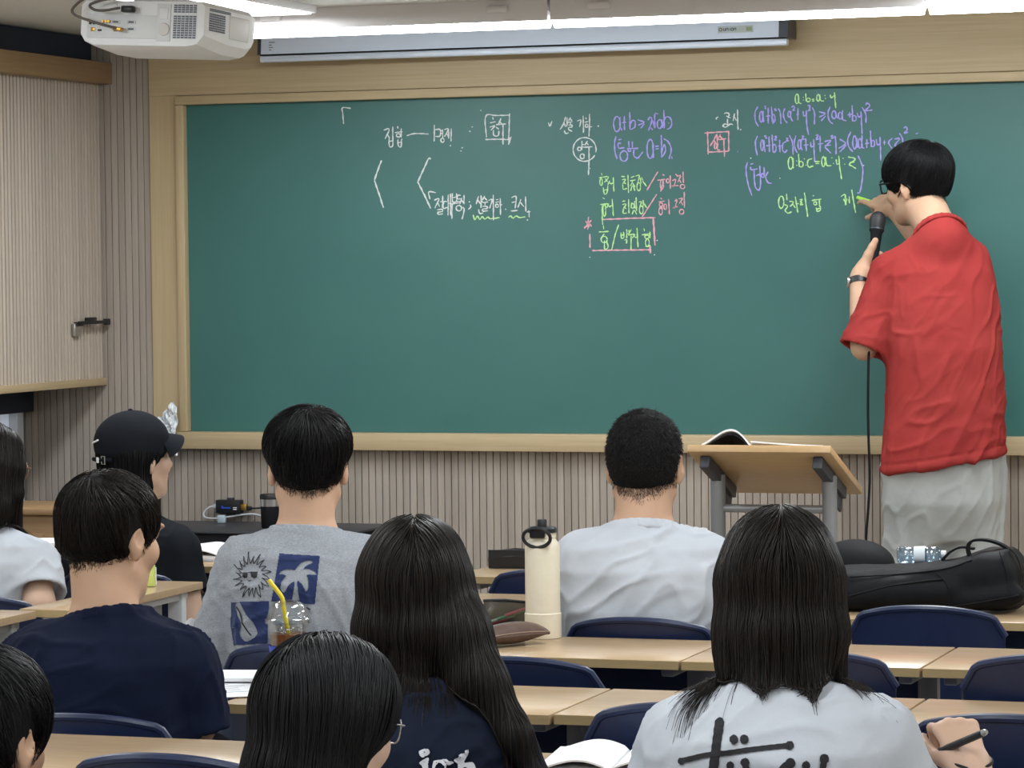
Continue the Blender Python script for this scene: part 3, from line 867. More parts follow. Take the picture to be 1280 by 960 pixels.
b = MB(); b.box((-.053, 0, .0), (.016, .014, .014), bev=.003); b.build('network_plug', M['pale_metal'], t)
cable('network_cable', [(-.056, 0, .0), (-.075, -.006, -.004), (-.093, -.01, -.022), (-.088, -.012, -.038), (-.05, -.012, -.042), (.0, -.01, -.036), (.05, -.006, -.028), (.09, -.0, -.026), (.13, 0, -.034)], .0035, M['pale_metal'], t)
gp = on_y(283, 655, 10.44)
b = MB(); b.box((gp[0], 10.40, cz + .009 + .014), (.03, .014, .028), bev=.004)
tag(b.build('clear_adapter', mat('clear_plastic_blue', (.45, .55, .62), .2, spec=.6)), 'tiny clear plastic piece standing on the console below the signal box', 'adapter')
# steel-banded thermos on the console
tp = on_y(338, 640, 10.24)
t = empty('thermos', (tp[0], 10.24, cz + .0088), label='black tumbler with a steel band, on the console left of the grey-shirted person', cat='tumbler')
hz = on_y(338, 617, 10.24)[2] - cz - .008
b = MB(); b.lathe([(.001, 0), (.029, 0), (.031, .004), (.0335, hz - .045), (.0335, hz - .043), (.001, hz - .043)]); b.build('body', M['black_matte'], t)
b = MB(); b.lathe([(.001, hz - .043), (.034, hz - .043), (.034, hz - .019), (.001, hz - .019)]); b.build('steel_band', M['steel'], t)
b = MB(); b.lathe([(.001, hz - .019), (.0355, hz - .019), (.036, hz - .008), (.033, hz - .002), (.001, hz)]); b.build('lid', M['black'], t)
# torn white plastic sheet taped by the frame
tp = on_y(212, 525, 10.46)
b = MB(); N = 18; A = []
outline = lambda u: (.10 + .10 * max(0, u - .25) ** .7) * (1 - .0 * u)
for i in range(N + 1):
    u = i / N; row = []
    for j in range(N + 1):
        v = j / N
        x = -4.862 + .098 * u; top = 1.012 + .02 + .085 * u ** 1.1 + .008 * math.sin(u * 23) * (1 if u < .95 else 0)
        z = .93 + (top - .93) * v
        y = 10.450 - .020 - .012 * math.sin(u * 17 + 3 * v) * math.sin(v * 13 + u * 6) - .006 * math.sin(u * 41 - v * 27)
        row.append((x + .006 * math.sin(v * 9 + 2 * u), y, z))
    A.append(row)
shell_mesh(b, lambda u, v: A[min(N, int(round(u * N)))][min(N, int(round(v * N)))], N, N, .0012)
tag(b.build('plastic_sheet', mottled('torn_white_plastic', (.68, .72, .76), (.82, .84, .86), 40, .3), smooth=False), 'torn crumpled white plastic sheet stuck at the lower left corner of the chalkboard frame', 'plastic sheet')
# wooden low cupboard in the front left corner
b = MB(); b.box((-5.05, 9.55, .40), (.66, .30, .80), bev=.006)
cup = tag(b.build('low_cupboard', M['fascia_wood']), 'brown wooden cupboard at the left, behind the desk papers', 'cupboard')
b = MB(); b.box((-5.05, 9.55, .81), (.70, .34, .02), bev=.004); b.build('top_board', M['fascia_wood'], cup)
b = MB(); b.box((-5.20, 9.396, .40), (.28, .012, .68), bev=.004); b.box((-4.90, 9.396, .40), (.28, .012, .68), bev=.004); b.build('door', M['fascia_wood'], cup)

# ------------------------------------------------------------------ paper goods
def page_stack(name, label, cat, c, w_, d_, th, rz, open_=False, curl=.0, group=None):
    t = empty(name, (c[0], c[1], c[2] + .0008), R_(rz), label, cat, group)
    if open_:
        for s in (-1, 1):
            b = MB(); N = 14
            def pg(u, v, s=s):
                x = s * (.002 + w_ / 2 * u); h = .004 + th + curl * math.sin(math.pi * min(1, u * 1.1)) * (1 - .3 * u) - .0 * u
                return (x, -d_ / 2 + d_ * v, h * (1 if u > .02 else .6))
            shell_mesh(b, pg, N, 6, .003 if curl else .004); b.build('pages', M['paper'], t, angle=60)
        b = MB(); b.box((0, 0, .0015), (w_ + .006, d_ + .006, .003)); b.build('cover', M['pale_metal'], t)
        b = MB()
        for s in (-1, 1): b.box((s * w_ / 4, 0, .003 + th / 2), (w_ / 2 - .004, d_ - .004, th), bev=.001)
        b.build('page_block', M['paper'], t)
    else:
        N = 10
        b = MB(); shell_mesh(b, lambda u, v: (w_ * (u - .5), d_ * (v - .5), th + curl * (abs(2 * u - 1) ** 2) * v), N, N, max(.001, th)); b.build('sheets', M['paper'], t, angle=60)
    return t
p = on_z(262, 696, DZ); page_stack('open_book', 'open white book on the desk beside the black-capped person, right of the sleeve', 'book', (p[0] - .0, p[1] + .0, DZ), .30, .26, .012, -14, True, .016)
p = on_z(66, 688, DZ); page_stack('paper_stack', 'white papers on the far desk right of the long-haired person at the left edge', 'papers', (p[0] + .01, p[1], DZ), .16, .2, .02, 20)
# worksheets on the desk of the boy in navy: one long sheet hangs over the left edge
p = on_z(283, 862, DZ)
t = page_stack('worksheet', 'printed white worksheet beside the elbow of the person in the navy T-shirt', 'paper', (p[0] - .015, p[1], DZ + .001), .22, .30, .0012, 34)
M['print_grey'] = mat('grey_print', (.33, .38, .46), .8)
b = MB()
for k in range(7):
    b.box((-.02 + .008 * (k % 2), .10 - .03 * k, .0024), (.13 - .02 * (k % 3), .0022, .0004))
b.build('printed_lines', M['print_grey'], t)
p = on_z(292, 843, DZ); page_stack('paper_stack', 'thin stack of white papers behind the printed worksheet, below the grey-shirted person', 'papers', (p[0] + .02, p[1] - .105, DZ + .003), .21, .14, .007, 12)
p = on_z(775, 958, DZ); t = page_stack('open_book', 'white open booklet at the bottom, left of the white lettered shirt', 'book', (p[0] - .0, max(p[1], RA + .14), DZ), .24, .24, .008, 8, True, .016)
# yellow-green note pad standing on the pale-legged desk
p = on_z(183, 733, DZ)
b = MB(); b.box((p[0], p[1] + .0, DZ + .0288), (.05, .012, .056), bev=.002)
nt = tag(b.build('note_pad', mat('yellow_green_paper', (.62, .72, .20), .8)), 'yellow-green sticky note pad standing on the pale-legged desk', 'note pad')
b = MB(); b.box((p[0], p[1] + .009, DZ + .026), (.05, .006, .05), bev=.001); b.build('backing_card', M['paper'], nt)

# ------------------------------------------------------------------ cream tumbler
p = on_z(679, 797, DZ); ty = p[1] - .0
bot = p
s_ = .001733        # metres per pixel at this depth
M['cream'] = mottled('cream_powder_coat', (.74, .68, .54), (.78, .72, .58), 60, .42)
t = empty('water_tumbler', (p[0], p[1], DZ + .0008), label='tall cream insulated water tumbler with a black strap lid', cat='water bottle')
def L_(px): return px * s_
R0 = L_(23.2)
b = MB(); b.lathe([(.001, 0), (R0 + .001, 0), (R0 + .0015, .003), (R0 + .0015, L_(32)), (R0 - .0005, L_(33)), (R0 - .0005, L_(118)), (R0 - .003, L_(124)), (R0 - .009, L_(129)), (.029, L_(131)), (.029, L_(134)), (.001, L_(134))], n=40); b.build('body', M['cream'], t)
b = MB(); b.lathe([(.001, L_(131)), (.0315, L_(131)), (.0315, L_(134)), (.0315, L_(141)), (.030, L_(143)), (.001, L_(143))], n=36); lid = b.build('lid', M['cream'], t)
b = MB(); b.lathe([(.001, L_(138)), (.034, L_(138)), (.034, L_(143)), (.030, L_(145)), (.001, L_(145))], n=36); b.build('black_ring', M['black'], lid)
b = MB(); b.lathe([(.001, 0), (.011, 0), (.011, .016), (.009, .019), (.001, .019)], (0, 0, L_(144)), 20); b.build('spout', M['black'], lid)
b = MB(); b.box((0, -.034, L_(139)), (.036, .012, .026), bev=.004); hn = b.build('clasp', M['black'], lid)
b = MB(); b.tube([(.030 * math.cos(a) * 1.08 , -.040 - .004 * math.sin(a), L_(132.5) + .022 * math.sin(a)) for a in np.linspace(0, 2 * math.pi, 28)[:-1]], .0042, 8, closed=True); b.build('strap', M['black'], lid)
# brown leather pouch lying in front of it
pa, pb = on_z(612, 808, DZ), on_z(688, 800, DZ)
M['leather'] = mottled('brown_leather', (.085, .052, .042), (.12, .075, .06), 60, .38, bs=.3, bd=.0008)
t = empty('pencil_pouch', tuple((pa + pb) / 2), math.atan2(pb[1] - pa[1], pb[0] - pa[0]), 'brown leather pencil pouch lying before the cream tumbler', 'pouch')
t.location.z = DZ + .001; t.location.y -= .038
b = MB()
def pouch(u, v):
    x = -.088 + .165 * u; e = 1 - abs(2 * u - 1) ** 4
    a = 2 * math.pi * v; c, s = math.cos(a), math.sin(a)
    w_ = .034 + .006 * u; h_ = .003 + .020 * (1 - abs(1.7 * u - .75) ** 2.2) * (u < .98) + .004
    yy = w_ * c; zz = h_ * math.copysign(abs(s) ** 1.5, s)
    return (x + .014 * c * (u - .5), yy, .0235 + .010 * u * u * (c * .5 + .5) + zz * (1 if s > 0 else .8))
b.rings([[Vector(pouch(i / 20, j / 28)) for j in range(28)] for i in range(21)])
b.build('leather_body', M['leather'], t, angle=60)
b = MB(); b.tube([Vector(pouch(i / 20, .44)) + Vector((0, -.0006, .0006)) for i in range(21)], .0016, 6); b.build('seam', mat('tan_stitch', (.28, .2, .15), .6), t)
b = MB(); b.tube([Vector(pouch(.985, j / 28)) for j in range(28)], .0022, 6, closed=True); b.build('zip_edge', M['leather'], t)
# clear pencil case with coloured pens
p = on_z(622, 793, DZ)
t = empty('clear_pencil_case', (p[0], p[1] + .05, DZ), R_(14), 'transparent pencil case holding coloured pens, behind the brown pouch', 'pencil case')
M['clear_film'] = clear('clear_vinyl', (.8, .84, .84), .08, .12)
b = MB(); shell_mesh(b, lambda u, v: (-.06 + .12 * u + .012 * v, .012 * math.sin(math.pi * u) * (1 - v), .004 + .068 * v * (1 - .12 * u)), 14, 8, .002); b.build('front_film', M['clear_film'], t, angle=60)
b = MB(); shell_mesh(b, lambda u, v: (-.06 + .12 * u + .012 * v, .030 - .010 * v + .012 * math.sin(math.pi * u), .004 + .070 * v * (1 - .12 * u)), 14, 8, .002); b.build('back_film', mat('grey_film', (.06, .07, .075), .3), t, angle=60)
b = MB(); b.tube([(-.05, .01, .072), (.0, .012, .073), (.07, .012, .066)], .003, 8); b.build('zip', M['black'], t)
for i, (x, c) in enumerate([(-.03, (.5, .05, .08)), (-.012, (.45, .5, .42)), (.012, (.06, .3, .14)), (.03, (.55, .1, .15))]):
    b = MB(); b.tube([(x - .03, .014, .012 + .008 * i), (x + .035, .018, .028 + .010 * i)], .004, 8); b.build('pen', mat('pen_ink', c, .4), t)
# black pouch on the farthest desk
p = on_z(641, 711, DZ)
t = empty('black_pouch', (p[0] + .0, p[1] + .04, DZ + .0008), R_(6), 'small black folded pouch on the farthest desk, left of the cream tumbler', 'pouch')
b = MB(); b.rings([[Vector((-.075 + .15 * i / 12, y, z * (1 - .15 * abs(i / 6 - 1)))) for y, z in ((-.035, 0), (.035, 0), (.038, .03), (.025, .052), (-.02, .056), (-.04, .034))] for i in range(13)]); b.build('body', M['black'], t, angle=50)
b = MB(); shell_mesh(b, lambda u, v: (-.073 + .146 * u, -.044 + .002 * math.sin(u * 9), .052 - .030 * v * (1 - .5 * math.sin(u * 3.1))), 12, 5, .003); b.build('flap', M['black'], t)
# iced coffee in a clear domed cup
p = on_z(360, 858, DZ)
cup_y = 6.10
sc_ = on_y(360, 780, cup_y); px_m = 4100 / (np.linalg.inv(CB) @ (sc_ - CAM_P))[2]
t = empty('iced_coffee_cup', (sc_[0], cup_y, DZ), label='clear domed takeaway cup of iced coffee with a yellow straw', cat='cup')
M['cup_clear'] = clear('clear_cup', (.97, .98, .98), .03)
M['coffee'] = mottled('iced_coffee', (.16, .055, .018), (.30, .12, .045), 50, .12)
zt = lambda py: on_y(360, py, cup_y)[2] - DZ
rt = lambda d: d / px_m / 2
zr, zl, zc = zt(776), zt(790), zt(806)
def shell_lathe(name, prof, m, th=.0012, parent=None):
    b = MB(); b.lathe(prof + [(max(r - th, .0005), z) for r, z in prof[::-1]], n=40)
    return b.build(name, m, parent, angle=60)
shell_lathe('cup_wall', [(rt(37), .002), (rt(40), .03), (rt(49), zl), (rt(52), zr - .006), (rt(53), zr)], M['cup_clear'], .0012, t)
b = MB(); b.lathe([(.001, .003), (rt(36), .003), (rt(38.5), .03), (rt(46.6), zl - .002), (.001, zl - .002)], n=40); b.build('coffee', M['coffee'], t)
b = MB(); prof = [(rt(40.5), .035), (rt(47.6), zc)]
b.lathe([(r + .0010, z) for r, z in prof] + [(r + .0002, z) for r, z in prof[::-1]], n=40); b.build('blue_print', mat('blue_cup_print', (.025, .07, .5), .4), t)
lid = shell_lathe('dome_lid', [(rt(54), zr - .004), (rt(58), zr - .004), (rt(58), zr + .004), (rt(54), zr + .005), (rt(52), zr + .012), (rt(47), zr + .025), (rt(38), zr + .036), (rt(22), zr + .041), (rt(14), zr + .042)], M['cup_clear'], .0012, t)
sp = lambda x, y, dy=0: np.array(on_y(x, y, cup_y + dy)) - np.array((sc_[0], cup_y, DZ))
b = MB(); b.tube([sp(362, 800), sp(354, 757), sp(353, 748), sp(350, 743), sp(336, 725)], [.0046] * 5, 12); b.build('straw', mat('yellow_straw', (.82, .66, .03), .4), t)
icem = clear('ice', (.9, .92, .93), .12)
for k in range(5):
    a = k * 1.3; b = MB(); b.box((.018 * math.cos(a), .018 * math.sin(a), zl + .002 + .004 * (k % 2)), (.018, .016, .015), rot=np_rot if False else RZ(a) @ RX(.4 * k), bev=.003); b.build('ice_cube', icem, t)

# ------------------------------------------------------------------ black backpack and what lies by it
pL, pR = on_z(1058, 766, DZ), on_z(1277, 768, DZ)
bpY = (pL[1] + pR[1]) / 2 + .05
f = Field()
bx = lambda px, py, dy=0: on_y(px, py, bpY + dy)
M['nylon'] = fabric('black_nylon', (.006, .0068, .009), (.010, .011, .014), 10, .6, 500, .3, 0)
c0 = (bx(1055, 735) + bx(1270, 735)) / 2
wl = bx(1270, 735)[0] - bx(1050, 735)[0]
def bpt(px, py, dy=0): return np.array(bx(px, py, dy))
x_l, x_r = bpt(1030, 740)[0], bpt(1277, 740)[0]
bzt = lambda py: bpt(1150, py)[2] - DZ
hu, hv = [0, .25, .45, .66, .80, .92, 1], [bzt(712), bzt(713), bzt(709), bzt(701), bzt(688), bzt(686), bzt(702)]
def bagfn(P):
    u = np.clip((P[..., 0] - x_l) / (x_r - x_l), 0, 1)
    h = np.interp(u, hu, hv) / 2; hd = .125 + .012 * np.sin(u * 3.1)
    y = (P[..., 1] - bpY - .07); y0 = y / hd; zz = (P[..., 2] - DZ - h) / h
    xx = (P[..., 0] - (x_l + x_r) / 2) / ((x_r - x_l) / 2)
    rho = (np.abs(y0) ** 4 + np.abs(zz) ** 3.4 + np.abs(xx) ** 14) ** (1 / 4.)
    return (rho - 1) * h * .8
f.add(bagfn, (x_l, bpY - .08, DZ), (x_r, bpY + .22, DZ + .16), .01)
f.chain([bpt(1050, 748, -.055), bpt(1120, 742, -.06), bpt(1186, 738, -.055)], [.016, .022, .014], .03)
f.cone(bpt(1185, 752, -.045), bpt(1272, 744, -.045), .016, .018, .02)
lo, hi = f.bounds(.02)
f.half((0, 0, DZ + .001), (0, 0, -1), lo - .05, (hi[0] + .05, hi[1] + .05, DZ + .001), .012)
V, Q = nets(f, .006); V = relax(V, Q, 1); N_ = grad(f, V)
V = V + N_ * (vnoise(V, 55, 3, 2) * .0016)[:, None]
bag = tag(link('backpack', np_mesh('backpack', V - np.array((c0[0], bpY, DZ)), Q), M['nylon']), 'black nylon backpack lying on a desk at the right', 'backpack')
bag.location = (c0[0], bpY, DZ)
def on_bag(pts, r, name, m, n=40, lift=.001, w_=None):
    out = []
    for q in bez(pts, n):
        p = on_y(q[0], q[1], bpY - .2); d = ray(q[0], q[1]); d = d / np.linalg.norm(d)
        for _ in range(60):
            v = float(f(p[None])[0])
            if v < .0006: break
            p = p + d * max(v * .8, .0005)
        out.append(p - d * lift - np.array((c0[0], bpY, DZ)))
    b = MB(); b.tube(out, r, 8); return b.build(name, m, bag)
on_bag([(1062, 745), (1110, 733), (1150, 727), (1178, 724)], .0022, 'zip', M['black_matte'])
on_bag([(1170, 716), (1180, 725), (1186, 737), (1187, 752)], .0018, 'piping', M['black_matte'])
on_bag([(1062, 721), (1120, 718), (1180, 711), (1215, 700)], .0018, 'seam', M['black_matte'])
on_bag([(1192, 758), (1230, 752), (1274, 744)], .0018, 'bottom_seam', M['black_matte'])
on_bag([(1250, 690), (1258, 715), (1262, 745)], .0015, 'seam', M['black_matte'])
def strap(pts, w_, th, name, m=M['nylon']):
    P = bez(pts, 40); b = MB(); rings = []
    for i, q in enumerate(P):
        tq = Vector(P[min(i + 1, len(P) - 1)] - P[max(i - 1, 0)]).normalized(); s = Vector((0, 1, 0)); nn = tq.cross(s).normalized()
        q = Vector(q - np.array((c0[0], bpY, DZ)))
        rings.append([q + s * w_ / 2 + nn * th / 2, q - s * w_ / 2 + nn * th / 2, q - s * w_ / 2 - nn * th / 2, q + s * w_ / 2 - nn * th / 2])
    b.rings(rings); return b.build(name, m, bag, angle=50)
strap([bpt(1213, 700, .03), bpt(1210, 684, .03), bpt(1216, 676, .03), bpt(1232, 675, .03), bpt(1250, 680, .05), bpt(1262, 688, .06), bpt(1266, 697, .06)], .028, .006, 'shoulder_strap')
strap([bpt(1178, 700, .09), bpt(1188, 690, .09), bpt(1202, 684, .09), bpt(1218, 686, .09)], .024, .005, 'carry_handle')
strap([bpt(1262, 686, .03), bpt(1270, 694, .02), bpt(1276, 710, .01), bpt(1279, 728, .0)], .006, .003, 'cord')
# clear bottle lying behind the bag
pb = on_y(1146, 697, bpY + .17)
t = empty('plastic_bottle', (pb[0], bpY + .17, pb[2]), label='small clear bluish plastic bottle lying on top of the black backpack', cat='bottle'); t.location.z += .005; t.location.y += .02
M['pet'] = clear('clear_pet', (.72, .84, .95), .14, .1)
b = MB(); rr = RY(R_(90))
b.lathe([(.001, -.052), (.017, -.052), (.021, -.047), (.021, -.02), (.0195, -.016), (.021, -.012), (.021, .02), (.0195, .024), (.021, .028), (.021, .045), (.015, .056), (.001, .058)], n=28, rot=rr); b.build('bottle_body', M['pet'], t, angle=60)
b = MB(); b.lathe([(.001, .056), (.0105, .056), (.0105, .068), (.001, .068)], n=20, rot=rr); b.build('cap', M['pale_metal'], t)
b = MB(); b.lathe([(.0214, -.010), (.0217, .018), (.0214, .018), (.0211, -.010)], n=28, rot=rr); b.build('label_wrap', mat('pale_label', (.72, .80, .88), .5), t)
t.rotation_euler = (0, R_(-1), R_(6))
# black cap lying between the backpack and the white-shirted girl
pc2 = on_y(1070, 708, 8.58)
t = empty('cloth_hat', (pc2[0], 8.58, DZ), R_(-20), 'black rounded cloth cap behind the backpack, beside the long dark hair', 'cap')
t.scale = (1.05, 1, .76)
f2 = Field(); f2.ell((0, 0, .050), (.105, .085, .088), k=.02); f2.rbox((0, 0, .02), (.09, .08, .02), r=.018, k=.03)
f2.half((0, 0, .001), (0, 0, -1), (-.2, -.2, -.2), (.2, .2, .001))
V, Q = nets(f2, .006); link('crown', np_mesh('crown', V, Q), M['black_matte'], t)
b = MB(); shell_mesh(b, lambda u, v: (.02 + (.05 + .065 * v) * math.cos(R_(-75 + 150 * u)), (.06 + .03 * v) * math.sin(R_(-75 + 150 * u)), .03 + .01 * v), 16, 5, .004); b.build('brim', M['nylon'], t, angle=60)
# pale jacket bundled beside the grey-shirted boy
pj = on_y(252, 800, 6.45)
f3 = Field(); f3.ell((0, 0, .48), (.085, .10, .12), k=.03); f3.ell((.02, .03, .60), (.06, .07, .10), rot3(0, 0, 15), k=.04); f3.ell((-.03, -.02, .70), (.045, .05, .06), k=.04); f3.cone((-.04, -.05, .68), (.03, -.06, .40), .02, .03, .03); f3.cone((.03, -.05, .66), (-.03, -.08, .46), .015, .02, .02)
V, Q = nets(f3, .007); N_ = grad(f3, V); V = V + N_ * (vnoise(V, 75, 9, 2) * .011)[:, None]
j = tag(link('jacket', np_mesh('jacket', V, Q), fabric('pale_jacket', (.44, .45, .47), (.52, .53, .55), 8)), 'pale grey jacket bundled at the side of the grey-shirted person', 'jacket')
j.location = (on_y(250, 800, 6.58)[0], 6.58, pj[2] - .625); j.scale = (.46, .42, .85)
# ------------------------------------------------------------------ people
def tubes_mesh(paths, r0, r1, rad=None):
    """paths (N, S, 3) -> verts, quads of thin three-sided strands"""
    N, S, _ = paths.shape
    T = np.gradient(paths, axis=1); T /= np.maximum(np.linalg.norm(T, axis=-1, keepdims=True), 1e-9)
    U = np.zeros_like(T); u = np.cross(T[:, 0], np.array([.3, -.2, .93])) + 1e-6
    for k in range(S):
        u = u - T[:, k] * (u * T[:, k]).sum(1, keepdims=True); u /= np.maximum(np.linalg.norm(u, axis=1, keepdims=True), 1e-9)
        U[:, k] = u
    W_ = np.cross(T, U)
    t = np.linspace(0, 1, S)
    rr = (r0 + (r1 - r0) * t)[None, :, None] * (np.ones((N, 1, 1)) if rad is None else rad[:, None, None])
    V = np.stack([paths + rr * (math.cos(a) * U + math.sin(a) * W_) for a in (0, 2.0944, 4.18879)], 2)   # N,S,3,3
    base = (np.arange(N)[:, None, None] * S + np.arange(S - 1)[None, :, None]) * 3
    k = np.arange(3)[None, None, :]; k2 = (k + 1) % 3
    Q = np.stack([base + k, base + k2, base + 3 + k2, base + 3 + k], -1).reshape(-1, 4)
    return V.reshape(-1, 3), Q

def finger_dirs(fwd, pn):
    side = np.cross(fwd, pn); return side / np.linalg.norm(side)
def hand(f, wrist, fwd, pn, curls, thumb=(35, 20, 15), s=1.0, right=True, spread=3., k=.006, thumb_open=38, tl=1., tr=1.):
    """wrist: wrist centre; fwd: towards the knuckles; pn: normal of the BACK of the hand;
    curls: per finger (mcp, pip, dip) in degrees, index first"""
    wrist = np.asarray(wrist, float); fwd = np.asarray(fwd, float); fwd = fwd / np.linalg.norm(fwd)
    pn = np.asarray(pn, float); pn = pn - fwd * (pn @ fwd); pn /= np.linalg.norm(pn)
    ts = np.cross(fwd, pn) * (-1 if right else 1)          # towards the thumb
    f.cone(wrist - fwd * .01 * s, wrist + fwd * .012 * s, .0245 * s, .024 * s, .02)
    kn = []
    for i, (o, l) in enumerate([(.0285, .088), (.0095, .092), (-.0095, .087), (-.0275, .079)]):
        kp = wrist + fwd * l * s + ts * o * s
        kn.append(kp)
        f.cone(wrist + fwd * .014 * s + ts * o * .55 * s, kp - fwd * .004 * s, .0135 * s, .0105 * s, .012)
    L = [(.043, .026, .020), (.047, .030, .021), (.043, .027, .020), (.034, .021, .018)]
    Rr = [(.0095, .0083, .0075, .006), (.0098, .0086, .0076, .006), (.0092, .008, .0072, .0058), (.0082, .0072, .0064, .0052)]
    tips = []
    for i in range(4):
        p = kn[i]; a = 0.; sp = R_(spread * (1.2 - i * .8))
        pts = [p]
        for j in range(3):
            a += R_(curls[i][j])
            d = (fwd * math.cos(a) - pn * math.sin(a))
            d = d + ts * math.sin(sp) * math.cos(a); d /= np.linalg.norm(d)
            p = p + d * L[i][j] * s; pts.append(p)
        f.chain(pts, [q * s for q in Rr[i]], .003, k0=.007)
        tips.append(pts)
    # thumb leaves the side of the palm near its base
    b0 = wrist + fwd * .018 * s + ts * .022 * s - pn * .006 * s
    ao = R_(thumb_open); d = fwd * math.cos(ao) + ts * math.sin(ao) - pn * .35; d /= np.linalg.norm(d)
    p1 = b0 + d * .040 * s * tl
    a1 = R_(thumb[1]); d2 = d * math.cos(a1) + (fwd * .8 - ts * .6 - pn * .3) / np.linalg.norm(fwd * .8 - ts * .6 - pn * .3) * math.sin(a1); d2 /= np.linalg.norm(d2)
    p2 = p1 + d2 * .032 * s * tl
    a2 = R_(thumb[2]); d3 = d2 * math.cos(a2) + (fwd * .6 - ts * .8 - pn * .2) * math.sin(a2); d3 /= np.linalg.norm(d3)
    p3 = p2 + d3 * .026 * s * tl
    f.chain([b0, p1, p2, p3], [.0155 * s * tr, .0122 * s * tr, .0100 * s * tr, .0080 * s * tr], .004, k0=.014)
    return tips, [b0, p1, p2, p3], np.concatenate([np.asarray(kn)])

